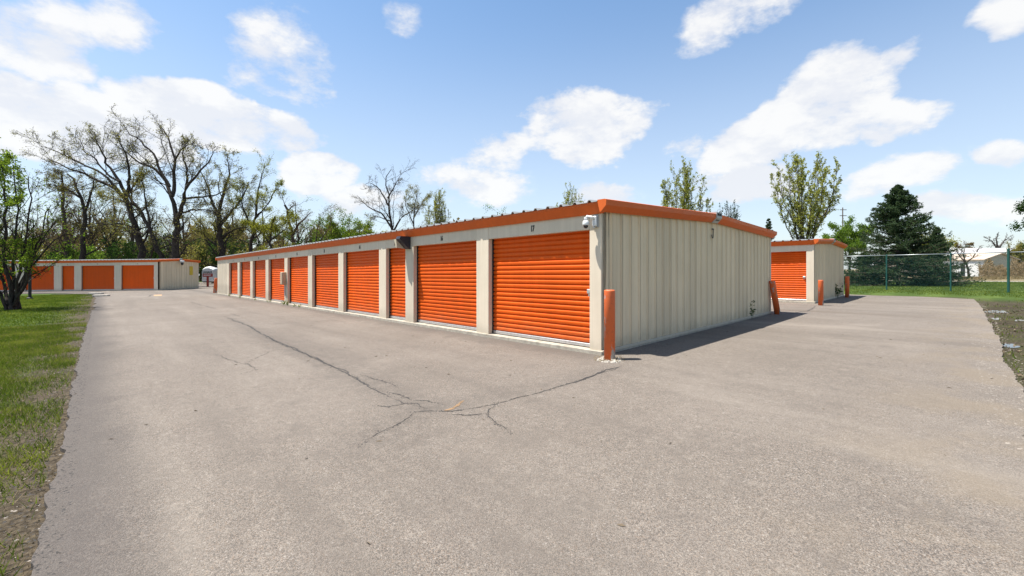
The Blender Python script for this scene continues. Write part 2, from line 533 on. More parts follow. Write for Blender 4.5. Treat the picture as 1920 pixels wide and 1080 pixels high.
def leaf(name, a, b, trans=.35, patch=None):
    m = bpy.data.materials.new(name)
    m.use_nodes = True
    t = m.node_tree; t.nodes.clear(); nt = NT(t)
    r = nt.n('ShaderNodeNewGeometry').outputs['Random Per Island']
    c = nt.mix(r, c4(a, .88), c4(b, .88))
    if patch:
        gp = nt.n('ShaderNodeNewGeometry').outputs['Position']
        c = nt.mix(nt.ramp(nt.noise(gp, 1.1, 5, .65), .45, .66, 0, .75), c, c4(patch))
    d = nt.n('ShaderNodeBsdfDiffuse', None, Color=c, Roughness=.5)
    tr = nt.n('ShaderNodeBsdfTranslucent', None, Color=nt.mix(1.0, c, (1.25, 1.3, .7, 1), 'MULTIPLY'))
    mx = nt.n('ShaderNodeMixShader', None, i0=trans, i1=d.outputs[0], i2=tr.outputs[0])
    o = nt.n('ShaderNodeOutputMaterial')
    t.links.new(mx.outputs[0], o.inputs[0])
    return m


M['bark'] = bark('dark_oak_bark', (.020, .016, .014), (.070, .057, .047))
M['bark_brown'] = bark('brown_bark', (.04, .030, .024), (.115, .085, .066))
M['bark_grey'] = bark('grey_bark', (.05, .045, .042), (.14, .125, .115))
M['leaf_olive'] = leaf('olive_spring_leaf', (.17, .16, .045), (.37, .33, .12))
M['leaf_brown'] = leaf('brownish_bud_leaf', (.14, .105, .055), (.27, .205, .115))
M['leaf_bright'] = leaf('bright_spring_leaf', (.09, .155, .02), (.24, .31, .05), .45)
M['leaf_yellow'] = leaf('yellow_green_leaf', (.17, .18, .028), (.34, .33, .08), .45)
M['leaf_green'] = leaf('fresh_green_leaf', (.08, .155, .022), (.21, .30, .06), .45)
M['leaf_vase'] = leaf('dusty_olive_leaf', (.20, .22, .05), (.44, .43, .14), .5)
M['leaf_dark'] = leaf('dark_green_leaf', (.02, .05, .015), (.07, .12, .035), .35)
M['needle'] = leaf('spruce_needles', (.022, .050, .026), (.105, .145, .075), .25)
M['grass_blade'] = leaf('grass_blade', (.045, .088, .011), (.165, .21, .038), .42, (.23, .24, .055))
M['weed'] = leaf('weed_leaf', (.09, .14, .02), (.22, .27, .05), .4)
M['straw'] = leaf('dry_straw', (.20, .14, .07), (.42, .33, .20), .2)
M['litter'] = leaf('dead_leaf_litter', (.07, .05, .032), (.30, .235, .165), .1)
M['brush'] = leaf('dry_brush', (.20, .135, .075), (.36, .27, .17), .2)

# puddle
m, nt, p = material('puddle_water')
p.inputs['Base Color'].default_value = (.05, .045, .038, 1)
p.inputs['Roughness'].default_value = .04
p.inputs['IOR'].default_value = 1.33
M['puddle'] = m
M['stone'] = simple('loose_stone', (.24, .205, .17), .9, .35, 8)
M['mud'] = simple('mud_clod', (.06, .042, .03), .9, .35, 12, 0, .5)

# ------------------------------------------------------------------ ground
X0 = 420
gv = [(-X0, -60), (X0, -60), (X0, X0), (-X0, X0)]
N = 28
V, Fq = [], []
for j in range(N + 1):
    for i in range(N + 1):
        x = -X0 + 2 * X0 * i / N; y = -60 + (X0 + 60) * j / N
        V.append((x, y, gz(x, y) - .03))
for j in range(N):
    for i in range(N):
        a = j * (N + 1) + i
        Fq.append((a, a + 1, a + N + 2, a + N + 1))
ground = structure(mesh_obj('ground', V, Fq, M['lawn']))


def jag(pts, step, amp, seed, noise_pts=True):
    """walk a ground polyline in small uneven steps"""
    r = random.Random(seed); out = []
    drift = 0
    for a, b in zip(pts[:-1], pts[1:]):
        a = np.array(a[:2], float); b = np.array(b[:2], float)
        L = np.linalg.norm(b - a); n = max(1, int(L / step)); d = (b - a) / L; nn = np.array([-d[1], d[0]])
        for i in range(n):
            drift = .7 * drift + r.uniform(-amp, amp)
            out.append(a + (b - a) * (i / n) + nn * drift)
    out.append(np.array(pts[-1][:2], float))
    return out


def tsp(t, s):
    return ts(t, s)[:2]


left_edge = jag([tsp(-14, -6.2), tsp(-3, -6.2), tsp(1, -6.2), tsp(8, -6.24), tsp(20, -6.2)], .06, .016, 3)
left_edge += jag([tsp(20, -6.2), tsp(30, -6.15), tsp(38, -6.2), tsp(41, -6.6), tsp(42.3, -7.4)], .4, .05, 4)
far_left = [tsp(42.8, -8.6), (-34.6, 34.0), (-40, 33.7), (-75, 33.5), (-75, 70), (-30, 80), tsp(45, 40), tsp(35, 26)]
back_edge = jag([tsp(20, 23.2), tsp(2, 22.6), G(1590, 552), G(1650, 554.5), G(1720, 556), G(1790, 559), G(1826, 561)], .35, .06, 5)
right_edge = jag([G(1826, 561), G(1838, 572), G(1846, 586), G(1853, 601), G(1860, 612), G(1863, 622), G(1875, 633), G(1881, 647),
                  G(1880, 660), G(1876, 668), G(1884, 678), G(1897, 690), G(1902, 704), G(1915, 725), G(1935, 760), tsp(-4.7, -1.0), tsp(-4.6, -4), tsp(-6, -9)], .07, .014, 6)
outline = right_edge[::-1][:-1]
poly = left_edge + [np.array(q, float) for q in far_left] + back_edge[:-1] + right_edge
import bmesh
bm = bmesh.new()
vs = [bm.verts.new((q[0], q[1], gz(q[0], q[1]))) for q in poly]
fce = bm.faces.new(vs)
if fce.normal.z == 0:
    fce.normal_update()
ext = bmesh.ops.extrude_face_region(bm, geom=[fce])
low = [g for g in ext['geom'] if isinstance(g, bmesh.types.BMVert)]
for v in low:
    v.co.z -= .06
bmesh.ops.recalc_face_normals(bm, faces=bm.faces)
bmesh.ops.triangulate(bm, faces=[f for f in bm.faces if len(f.verts) > 4])
me = bpy.data.meshes.new('asphalt_lot')
bm.to_mesh(me); bm.free()
me.materials.append(M['asphalt'])
asphalt = structure(link(bpy.data.objects.new('asphalt_lot', me)))

# far service road beyond the fence
rv = [ts(-60, 54.0, -.02), ts(-60, 56.2, -.02), ts(60, 56.2, -.02), ts(60, 54.0, -.02)]
structure(mesh_obj('far_road', rv, [(0, 1, 2, 3)], simple('pale_road', (.36, .32, .27), .9, .1, 1)))


def in_poly(P, poly):
    x, y = P[:, 0], P[:, 1]
    pl = np.array(poly); n = len(pl); ins = np.zeros(len(P), bool)
    for i in range(n):
        x1, y1 = pl[i]; x2, y2 = pl[(i + 1) % n]
        if y1 == y2: continue
        c = ((y1 > y) != (y2 > y)) & (x < (x2 - x1) * (y - y1) / (y2 - y1) + x1)
        ins ^= c
    return ins


CRUMBS = []
# cracks: jagged grit-filled gaps
def crack(px, w0, w1, seed, step=.05, amp=.016, name='crack', mat='crack'):
    pts = [G(*q)[:2] for q in px]
    r = random.Random(seed)
    line = jag(pts, step, amp, seed)
    n = len(line); V = []; Fc = []
    for i, q in enumerate(line):
        a = line[max(0, i - 1)]; b = line[min(n - 1, i + 1)]
        d = b - a; d = d / (np.linalg.norm(d) + 1e-9); nn = np.array([-d[1], d[0]])
        f = i / (n - 1)
        w = (w0 + (w1 - w0) * f) * r.uniform(.15, 1.25) * min(1, 6 * f + .1, 6 * (1 - f) + .1)
        for sgn in (1, -1):
            z = q + nn * w * sgn * .5 * r.uniform(.6, 1.4)
            V.append((z[0], z[1], gz(z[0], z[1]) + .003))
        if i:
            k = 2 * i
            Fc.append((k - 2, k - 1, k + 1, k))
    mesh_obj(name, V, Fc, M[mat], asphalt)
    if mat == 'crack':
        CRUMBS.extend([(q[0] + r.gauss(0, .5 * w0 + .012), q[1] + r.gauss(0, .5 * w0 + .012)) for q in line for _ in range(3)])


crack([(420, 593), (445, 603), (470, 613), (495, 628), (530, 645), (560, 657), (590, 672), (620, 684), (650, 698), (680, 718), (705, 735), (725, 745), (757, 759), (790, 765), (815, 772)], .05, .022, 11, .07, .02)
crack([(495, 630), (535, 648), (575, 664), (615, 683), (655, 702), (690, 722)], .03, .02, 12, .07, .022)
crack([(675, 702), (697, 709), (715, 713), (735, 720), (752, 727)], .010, .006, 13)
crack([(728, 735), (752, 742), (770, 750), (800, 752), (830, 758)], .012, .008, 14)
crack([(700, 760), (728, 763), (755, 758), (775, 757), (790, 764)], .012, .008, 15)
crack([(670, 838), (690, 824), (710, 812), (740, 797), (765, 783), (777, 774), (795, 771), (830, 772), (860, 770), (905, 762), (930, 758), (965, 748), (1010, 736), (1060, 722), (1100, 709), (1130, 699), (1160, 689)], .010, .024, 16, .05, .012)
crack([(1075, 717), (1110, 705), (1140, 694), (1168, 686)], .03, .04, 26, .05, .014)
crack([(930, 758), (915, 768), (912, 775), (930, 792), (945, 803), (956, 814)], .012, .006, 17, .04, .012)
crack([(850, 776), (875, 778), (905, 776)], .02, .015, 18, .04, .02)
crack([(400, 664), (440, 676), (462, 683), (470, 676), (500, 664), (515, 655)], .009, .004, 19, .06, .02)
crack([(462, 683), (480, 694), (455, 700)], .010, .006, 20)
crack([(480, 608), (540, 606), (600, 602), (630, 601)], .012, .008, 21, .09)
crack([(358, 566), (372, 571), (395, 577), (408, 580)], .05, .03, 22, .15, .03)
crack([(430, 588), (455, 594)], .03, .02, 23, .1)
crack([(278, 557), (286, 552), (300, 549)], .08, .04, 24, .2, .04)
crack([(1440, 583), (1480, 588), (1515, 583), (1528, 574)], .07, .04, 25, .1, .03)
crack([(1640, 557), (1665, 554), (1690, 555)], .04, .02, 27, .15, .03)
crack([(1680, 562), (1735, 562)], .04, .02, 28, .15, .03)
crack([(360, 548), (395, 547), (405, 548)], .10, .05, 29, .3, .03)
# rusty smear beside the crack junction
crack([(832, 770), (850, 766), (862, 757), (871, 751)], .05, .035, 41, .025, .006, 'rust_smear', 'rustmark')
# worn orange paint patch by the far building
q = [G(*a) for a in ((289, 555), (303, 554.6), (304, 552.4), (288, 553))]
mesh_obj('faded_paint_patch', [(a[0], a[1], a[2] + .004) for a in q], [(0, 1, 2, 3)], simple('faded_orange_paint', (.45, .27, .14), .9), asphalt)

# loose grit lying on the tarmac and chips along its edges
def shards(name, P, size, mat, seed, parent=None, flat=.4):
    g = np.random.default_rng(seed)
    n = len(P); P = np.asarray(P)
    base = np.array([(1, 0, 0), (-.5, .87, 0), (-.5, -.87, 0), (0, 0, 1.0)])
    V = base[None] * g.uniform(.55, 1.4, (n, 4, 1)) * np.asarray(size).reshape(-1, 1, 1)
    V[:, 3, 2] *= flat
    a = g.uniform(0, 6.28, n); ca, sa = np.cos(a)[:, None], np.sin(a)[:, None]
    x = V[:, :, 0] * ca - V[:, :, 1] * sa; y = V[:, :, 0] * sa + V[:, :, 1] * ca
    V = np.stack([x, y, V[:, :, 2]], 2) + P[:, None, :]
    Fb = np.array([(0, 1, 3), (1, 2, 3), (2, 0, 3)])
    Q = (Fb[None] + (np.arange(n) * 4)[:, None, None]).reshape(-1, 3)
    return stuff(np_obj(name, V.reshape(-1, 3), Q, mat, parent))


g = np.random.default_rng(5)
P = np.stack([g.uniform(-9, 10, 1500), g.uniform(1.5, 16, 1500)], 1)
P = P[in_poly(P, poly)]
P = P[((P - CC) @ DS < -.3) | ((P - CC) @ DT < -.3)]
P = np.c_[P, gz(P[:, 0], P[:, 1]) + .001]
P2 = np.array(CRUMBS)
shards('crack_crumbs', np.c_[P2, gz(P2[:, 0], P2[:, 1]) + .001], g.uniform(.003, .011, len(P2)), M['crack'], 12, asphalt, .5)
shards('loose_grit', P, g.uniform(.002, .0055, len(P)), M['stone'], 6, asphalt)

def debris(n, seed):
    g = np.random.default_rng(seed)
    P = np.stack([g.uniform(-8, 11, n * 4), g.uniform(2.2, 20, n * 4)], 1)
    P = P[in_poly(P, poly)]
    P = P[((P - CC) @ DS < -.2) | ((P - CC) @ DT < -.3)][:n]
    a = g.uniform(0, 6.283, len(P)); L = g.uniform(.008, .035, len(P)); w = g.uniform(.002, .007, len(P))
    d = np.stack([np.cos(a), np.sin(a)], 1); e = np.stack([-np.sin(a), np.cos(a)], 1)
    z = gz(P[:, 0], P[:, 1])
    V = np.stack([np.c_[P - d * L[:, None], z + .004], np.c_[P + e * w[:, None], z + .012], np.c_[P + d * L[:, None], z + .006], np.c_[P - e * w[:, None], z + .003]], 1)
    stuff(np_obj('twigs_and_chips', V.reshape(-1, 3), np.arange(4 * len(P)).reshape(-1, 4), M['litter'], asphalt))
debris(110, 51)

# ------------------------------------------------------------------ storage buildings
EAVE, FAS_BOT, DOOR_H, SLAB = 2.52, 2.338, 2.09, .065


def storage_building(name, loc, rz, L, Wd, doors, rise, label, numbers, letter=None, rake_right=True, far_rake=True,
                     solid_left=None, dz=1.0, group=None):
    """front along local -x from the near corner at the origin, facing -y; end wall at x = 0"""
    root = empty(name, loc, rz)
    tag(root, label, 'building', group)
    ax = (math.cos(rz), math.sin(rz)); ay = (-math.sin(rz), math.cos(rz))
    kx = gz(ax[0], ax[1]) - gz(0, 0); ky = gz(ay[0], ay[1]) - gz(0, 0)
    H, HF, HD = EAVE * dz, FAS_BOT * dz, DOOR_H * dz
    REC = .14
    roofz = lambda y: H + rise * (1 - abs(y - Wd / 2) / (Wd / 2))
    def put(mb, nm, mat, parent=None, smooth=False, loc2=(0, 0, 0)):
        o = mb.shear(kx, ky).build(nm, mat, parent or root, (loc2[0], loc2[1], loc2[2] + kx * loc2[0] + ky * loc2[1]), 0, smooth)
        return o
    put(MB().box(-L - .03, .03, -.03, Wd + .03, -.25, SLAB, .008), 'slab', M['conc'])
    # inner shell behind doors and panels
    mb = MB()
    sh = [(-L + .02, .30), (-.02, .30), (-.02, Wd - .02), (-L + .02, Wd - .02)]
    mb.box(-L + .03, -.03, .26, Wd - .03, SLAB + .003, H - .02)
    put(mb, 'wall', M['endwall'])
    # front: columns full height, headers between them
    edges = []
    for a, b in doors:
        edges.append((a, b))
    cols = []
    prev = 0.0
    for a, b in doors:
        cols.append((prev, a)); prev = b
    if solid_left is None:
        cols.append((prev, L))
    else:
        cols.append((prev, prev + solid_left)); 
        c0 = prev + solid_left + .004
        n = max(1, round((L - c0) / .4)); w = (L - c0) / n
        for i in range(n):
            x1 = -(c0 + i * w); x0 = -(c0 + (i + 1) * w)
            mb = MB()
            prof = [(x0, .0), (x0 + .03, -.022), (x0 + .06, -.022), (x0 + .085, 0), (x1 - .002, 0)]
            V = [(x, y, z) for x, y in prof for z in (.03, HF + .05)]
            mb.add(V, [(2 * k, 2 * k + 2, 2 * k + 3, 2 * k + 1) for k in range(4)])
            put(mb, 'wall_panel', M['cream'])
        put(MB().box(-L, -c0, .02, .25, .03, HF + .05), 'backing_panel', M['cream'])
    for a, b in cols:
        if b - a > .01:
            put(MB().box(-b, -a - (.0 if a else .0), 0, .25, .012, HF + .06, .006), 'column', M['cream'])
    for (a, b), num in zip(doors, numbers):
        put(MB().box(-b + .002, -a - .002, .004, .25, HD, HF + .06, .003), 'header', M['cream'])
        # curtain: rolled ribs in one sheet
        w = b - a
        z0, z1 = SLAB + .075, HD + .06
        nrib = int(round((z1 - z0) / .0925)); pit = (z1 - z0) / nrib
        prof = []
        for i in range(nrib):
            zb = z0 + i * pit
            for f, dy in ((0, .030), (.07, .026), (.17, .004), (.30, -.004), (.50, .002), (.66, -.004), (.84, .004), (.95, .026)):
                prof.append((zb + f * pit, dy))
        prof.append((z1, .030))
        nx = 9
        rr = random.Random(int(a * 1000) + 17)
        V = []
        ph = rr.uniform(0, 6)
        for j in range(nx):
            x = -w + .012 + (w - .024) * j / (nx - 1)
            for i, (z, dy) in enumerate(prof):
                V.append((x, REC - .004 + dy + .0035 * math.sin(ph + 2.1 * x + 2.7 * z) + rr.uniform(-.0008, .0008), z))
        n = len(prof)
        Fc = [(j * n + i, (j + 1) * n + i, (j + 1) * n + i + 1, j * n + i + 1) for j in range(nx - 1) for i in range(n - 1)]
        mb = MB(); mb.add(V, Fc)
        door = put(mb, 'roll_up_door', M['orange_door'], smooth=True, loc2=(-a, 0, 0))
        def dput(mb, nm, mat, smooth=False):
            return mb.shear(kx, ky).build(nm, mat, door, (0, 0, 0), 0, smooth)
        dput(MB().box(-w + .014, -.014, REC - .022, REC + .03, SLAB + .012, SLAB + .073, .006), 'bottom_bar', M['alu'])
        for x0, x1 in ((-w + .001, -w + .011), (-.011, -.001)):
            dput(MB().box(x0, x1, REC - .04, REC + .05, SLAB + .01, HD - .002), 'guide_track', M['dark'])
        lx = -.09
        mb = MB().box(lx - .055, lx + .045, REC - .022, REC - .005, 1.0 * dz, 1.075 * dz, .006)
        mb.lathe([(.0, -.02), (.026, -.02), (.030, -.006), (.030, .012)], 12, (lx, REC - .03, 1.035 * dz), 'y')
        mb.box(lx - .010, lx + .010, REC - .04, REC - .022, .95 * dz, 1.01 * dz, .003)
        dput(mb, 'latch', M['alu'])
        if num:
            text_mesh('door_number', num, .155, M['black_paint'], door, (-w * .5 - .02, -.0015, (HD + .115 * dz) + kx * -w * .5), (R(90), 0, 0), .62)
    # end wall, ribbed sheet by sheet
    def end_wall(x, sgn):
        n = int(round(Wd / .305)); w = Wd / n
        for i in range(n):
            y0 = i * w
            prof = [(y0 + .004, .026), (y0 + .030, .026), (y0 + .044, 0), (y0 + .15, .0), (y0 + .156, .006), (y0 + .176, .006), (y0 + .182, 0), (y0 + w - .034, 0), (y0 + w - .022, .024), (y0 + w - .003, .024)]
            if i == 0: prof[0] = (y0 + .002, 0); prof[1] = (y0 + .03, 0)
            V = []
            for y, dx in prof:
                V.append((x + sgn * dx, y, SLAB + .012)); V.append((x + sgn * dx, y, roofz(y) - .06))
            Fc = [(2 * k, 2 * k + 2, 2 * k + 3, 2 * k + 1) for k in range(len(prof) - 1)]
            mb = MB(); mb.add(V, Fc)
            put(mb, 'wall_panel', M['endwall'])
        b0, b1 = (x - .012, x - .003) if sgn > 0 else (x + .003, x + .012)
        put(MB().box(b0, b1, .005, Wd - .005, SLAB + .02, H - .08), 'backing_panel', M['endwall'])
        e0, e1 = (x - .01, x + .038) if sgn > 0 else (x - .038, x + .01)
        put(MB().box(e0, e1, -.004, Wd + .004, SLAB - .035, SLAB + .010, .004), 'base_trim', M['cream'])
        put(MB().box(x - .05 if sgn > 0 else x - .03, x + .03 if sgn > 0 else x + .05, Wd - .05, Wd + .012, SLAB - .03, H - .07, .004), 'corner_trim', M['cream'])
    end_wall(.0, 1)
    if far_rake:
        end_wall(-L, -1)
    # rear wall
    put(MB().box(-L + .01, -.06, Wd - .028, Wd - .004, SLAB + .004, H - .05), 'rear_wall', M['endwall'])
    # fascia
    def eave(y, sgn):
        prof = [(-.005, HF + .0), (.030, HF), (.105, H - .035), (.105, H + .004), (.06, H + .010), (-.005, H + .006)]
        rings = [[(x, y + sgn * o, z) for o, z in prof] for x in (-L - .02, .045)]
        mb = MB().loft(rings)
        put(mb, 'eave_fascia', M['trim'])
    eave(0, -1); eave(Wd, 1)
    def rake(x, sgn):
        for y0, y1 in ((-.112, Wd / 2 - .001), (Wd / 2 + .001, Wd + .112)):
            prof = [(.045, -.182), (.065, -.182), (.165, -.085), (.170, .006), (.14, .018), (.0, .018), (.0, -.02)]
            rings = []
            for y in (y0, y1):
                zz = H + rise * (1 - abs(y - Wd / 2) / (Wd / 2)) + .018
                rings.append([(x + sgn * o, y, zz + z) for o, z in prof])
            put(MB().loft(rings), 'rake_fascia', M['trim'])
    rake(0.0, 1)
    if far_rake:
        rake(-L, -1)
    # roof sheets, three ribs each
    n = int(round(L / .914)); pw = L / n
    for sgn in (-1, 1):
        for i in range(n):
            mb = MB(); prof = []
            for k in range(3):
                o = pw * k / 3
                prof += [(o, 0), (o + .11, 0), (o + .135, .036), (o + .175, .036), (o + .20, 0)]
            prof.append((pw - .001, 0))
            V = []
            x0 = -L + i * pw
            ye = -.13 if sgn < 0 else Wd + .13
            for o, zz in prof:
                for y in (ye, Wd / 2):
                    zr = H + rise * (1 - abs(y - Wd / 2) / (Wd / 2)) + .016
                    V.append((x0 + o, y, zr + zz + .002))
            m_ = len(prof)
            Fc = [(2 * k, 2 * k + 2, 2 * k + 3, 2 * k + 1) for k in range(m_ - 1)]
            b = len(V)
            V += [(v[0], v[1], v[2] - .012) for v in V]
            Fc += [tuple(q + b for q in f[::-1]) for f in Fc]
            Fc += [(2 * k, 2 * k + b, 2 * k + 2 + b, 2 * k + 2) for k in range(m_ - 1)]
            mb.add(V, Fc)
            put(mb, 'roof_panel', M['roof'])
    if letter:
        # painted capital with a top bar and a hooked foot
        c0 = (Wd * .5 - .02, H - .27 + ky * Wd * .5)
        mb = MB()
        line = [(.045, .10), (.045, .02), (.045, -.05)] + [(.045 * math.cos(a_), -.05 - .055 * math.sin(a_)) for a_ in (.5, 1.0, 1.57, 2.1, 2.6, 3.0)]
        wid = .017
        V = []
        for i, q in enumerate(line):
            p0, p1 = line[max(0, i - 1)], line[min(len(line) - 1, i + 1)]
            dy, dz_ = p1[0] - p0[0], p1[1] - p0[1]; l_ = math.hypot(dy, dz_)
            for sg in (-1, 1):
                V.append((.034, c0[0] + q[0] + sg * wid * -dz_ / l_, c0[1] + q[1] + sg * wid * dy / l_))
        mb.add(V, [(2 * i, 2 * i + 1, 2 * i + 3, 2 * i + 2) for i in range(len(line) - 1)])
        mb.box(.031, .036, c0[0] - .045, c0[0] + .068, c0[1] + .085, c0[1] + .118)
        mb.box(.031, .036, c0[0] - .066, c0[0] - .026, c0[1] - .075, c0[1] - .035)
        mb.build('building_letter', M['black_paint'], root)
    # peak cap over the joint of the rake trim
    if rake_right:
        z = H + rise + ky * Wd / 2
        capm = MB()
        prof = [(.060, -.185), (.075, -.195), (.178, -.085), (.183, .045), (.145, .055), (.0, .055)]
        capm.loft([[(x, y, z + .018 + zz) for x, zz in prof] for y in (Wd / 2 - .16, Wd / 2 + .16)])
        cap = capm.build('peak_cap', M['grey_plastic'], root)
        text_mesh('cap_lettering', 'TRACHTE', .075, M['black_paint'], cap, (.186, Wd / 2, z + .01), (R(90), 0, R(90)), .75)
        mb = MB()
        for i in range(6):
            y = Wd / 2 - .1 + i * .036
            x, zz = .128, -.122
            mb.add([(x + .020, y, z + zz + .018), (x + .020, y + .024, z + zz + .018), (x - .002, y + .024, z + zz - .006), (x - .002, y, z + zz - .006)], [(0, 1, 2, 3)])
        mb.build('cap_marks', M['black_paint'], cap)
    return root


J_DOORS = [(.237, 2.85), (3.262, 5.881), (6.304, 7.392), (7.83, 10.411), (10.841, 13.394), (13.858, 16.447), (16.88, 19.42), (19.93, 22.45), (22.96, 25.47), (25.98, 28.35)]
storage_building('storage_building', ts(0, 0), -TH, 32.0, 9.1, J_DOORS, .15,
                 'long cream storage building with a row of orange roll-up doors and the letter J', ['17', '16', '15', '14', '13', '12', '11', '10', '9', '8'],
                 'J', solid_left=.3)
R_DOORS = [(.26, 2.87), (3.28, 5.9), (6.3, 8.9), (9.3, 11.9)]
storage_building('storage_building', ts(-.10, 14.45), -TH, 18.0, 6.1, R_DOORS, .12,
                 'smaller cream storage building with one orange door in view, before the green fence', ['18', None, None, None], None)
# the building across the lane, front on to the view
px = 38.0 / F
LBX, LBY = (296 - 960) * px, 38.0
lb_doors = []
for a, b in ((288.5, 227), (214, 152), (139, 115), (101, 46), (28, -34), (-46, -70), (-82, -142)):
    lb_doors.append(((296 - a) * px, (296 - b) * px))
storage_building('storage_building', (LBX, LBY, gz(LBX, LBY)), 0.0, (296 + 160) * px, 4.9, lb_doors, .12,
                 'distant shaded storage building with dark orange doors behind the left lawn', ['1'] * 5 + [None] * 2, None, dz=1.075)
# taupe shed far behind the trailer
def far_shed():
    Y = 66.0
    x0, x1 = at(396, 0, Y)[0], at(440, 0, Y)[0]
    z0 = gz(x0, Y)
    root = empty('shed', ((x0 + x1) / 2, Y, z0))
    tag(root, 'plain taupe shed behind the white trailer', 'shed')
    w = (x1 - x0) / 2
    h = at(0, 503, Y)[2] - z0
    MB().box(-w, w, 0, 5, 0, h, .02).build('wall', M['taupe'], root)
    mb = MB(); mb.loft([[(-w - .2, y, h + .003), (w + .2, y, h + .003), (w + .2, y, h + .15 + (.5 if y else 0)), (-w - .2, y, h + .15 + (.5 if y else 0))] for y in (-.25, 5.2)])
    mb.build('roof', M['far_roof'], root)
far_shed()


# ------------------------------------------------------------------ fittings on the main building
def jl(x, y, z):
    """point in the frame of the long building (x right along the front, y into it)"""
    p = CC - x * DT + y * DS
    return (p[0], p[1], gz(p[0], p[1]) + z)


# dome security camera on the corner
o = empty('security_camera', jl(-.10, -.0, 2.13), -TH)
tag(o, 'white dome security camera on the near corner of the long building', 'security camera')
o.scale = (.68, .68, .78)
MB().box(-.08, .08, -.035, -.003, -.02, .25, .008).build('back_plate', M['grey_plastic'], o)
MB().box(-.06, .06, -.10, -.036, .0, .22, .015).build('mount_box', M['white_plastic'], o)
mb = MB().tube([(-.0, -.09, .16), (-.05, -.16, .20), (-.11, -.22, .205), (-.135, -.24, .17), (-.135, -.24, .12)], [.035, .034, .036, .045, .05], 10)
mb.build('arm', M['white_plastic'], o, smooth=True)
MB().lathe([(.0, .135), (.045, .13), (.075, .10), (.082, .06), (.082, .03), (.076, .02)], 18, (-.135, -.24, .0)).build('housing', M['white_plastic'], o, smooth=True)
MB().lathe([(.0, -.048), (.03, -.042), (.052, -.022), (.060, .0), (.062, .022)], 16, (-.135, -.24, .0)).build('dome', M['glass_dark'], o, smooth=True)
mb = MB().tube([(.02, -.05, .0), (.0, -.07, -.02), (-.03, -.08, -.01)], .018, 8)
mb.build('cable_gland', M['white_plastic'], o, smooth=True)

# wedge wall lamp over the narrow door
xl = -6.22
o = empty('wall_lamp', jl(xl, -.0, 2.02), -TH)
tag(o, 'wedge-shaped wall lamp with dark housing beside the narrow door', 'lamp')
mb = MB(); mb.loft([[(.0, -.004, .0), (.0, -.004, .33), (.0, -.30, .33), (.0, -.33, .26), (.0, -.06, .0)], [(.20, -.004, .0), (.20, -.004, .33), (.20, -.30, .33), (.20, -.33, .26), (.20, -.06, .0)]])
mb.build('housing', M['bronze'], o)
mb = MB(); mb.loft([[(-.15, -.01, .03), (-.15, -.02, .29), (-.15, -.30, .25), (-.15, -.26, .05)], [(-.004, -.01, .0), (-.004, -.01, .30), (-.004, -.32, .26), (-.004, -.30, .03)]])
mb.build('lens_cover', M['lamp_box'], o)

# tan meter box on a column
t0 = 16.66
o = empty('meter_box', jl(-t0, 0, .90), -TH)
tag(o, 'tan metal meter box on a column between two orange doors', 'utility box')
MB().box(-.22, .08, -.17, -.004, .0, .56, .012).build('cabinet', M['meter'], o)
MB().box(-.205, .065, -.182, -.171, .03, .53, .004).build('door', M['meter'], o)
mb = MB().tube([(.02, -.05, -.002), (.02, -.05, -.5)], .025, 8)
mb.build('conduit', M['grey_plastic'], o)

# bollards
def bollard(loc, h, r, lean, label, base=True, square=False):
    o = empty('bollard', loc)
    tag(o, label, 'bollard', 'orange bollards at the building corners')
    n = 4 if square else 22
    prof = [(r, -.05), (r, h - .02), (r * .985, h - .008), (r * .9, h)]
    mb = MB().lathe(prof, n)
    lx, ly = lean
    mb.V = [(x + lx * z, y + ly * z, z) for x, y, z in mb.V]
    mb.build('pipe', M['bollard'], o, smooth=False if square else False)
    for p_ in o.children[0].data.polygons:
        p_.use_smooth = (not square) and abs(p_.normal.z) < .5
    return o


bp = G(1143, 674)
bollard(bp, 1.09, .085, (0, 0), 'scuffed upright orange bollard at the near corner beside door 17')
b2 = G(1458, 589)
bollard(b2, 1.02, .085, (-.17, 0), 'leaning orange bollard at the rear corner of the long building')
b3 = G(1539, 572.5)
bollard(b3, .95, .085, (0, 0), 'upright orange bollard before the smaller building on the right')
b4 = G(1588.5, 557.5)
bollard(b4, 1.0, .085, (0, 0), 'shaded orange bollard at the far corner of the smaller building')
b5 = G(299, 543)
bollard(b5, 1.35, .12, (0, 0), 'orange bollard at the corner of the distant shaded building')
b6 = G(403, 549)
bollard(b6, 1.1, .12, (.10, 0), 'leaning orange post at the far end of the long building')

# broken concrete collar round the near bollard
def rubble(loc, rad, n, seed, size=(.03, .07)):
    o = empty('broken_concrete_collar', loc)
    tag(o, 'broken pale concrete around the foot of the near scuffed bollard', 'rubble')
    r = random.Random(seed)
    for i in range(n):
        a = r.uniform(0, 6.28); d = rad * math.sqrt(r.uniform(.12, 1))
        s_ = r.uniform(*size) * (1.2 - .5 * d / rad)
        k = 6
        mb = MB()
        rings = []
        for zz, sc_ in ((-.02, 1.0), (.45 * s_, 1.05), (.8 * s_, .65)):
            rings.append([(sc_ * s_ * r.uniform(.75, 1.2) * math.cos(6.283 * q_ / k), sc_ * s_ * r.uniform(.75, 1.2) * math.sin(6.283 * q_ / k), zz + r.uniform(-.006, .006)) for q_ in range(k)])
        mb.loft(rings)
        mb.build('concrete_chunk', M['rubble'], o, (d * math.cos(a), d * math.sin(a), 0), r.uniform(0, 6))
rubble((bp[0], bp[1] - .02, bp[2] - .012), .21, 60, 3, (.018, .05))


# ------------------------------------------------------------------ plants, made level by level with numpy
def unit(v):
    return v / (np.linalg.norm(v, axis=-1, keepdims=True) + 1e-9)


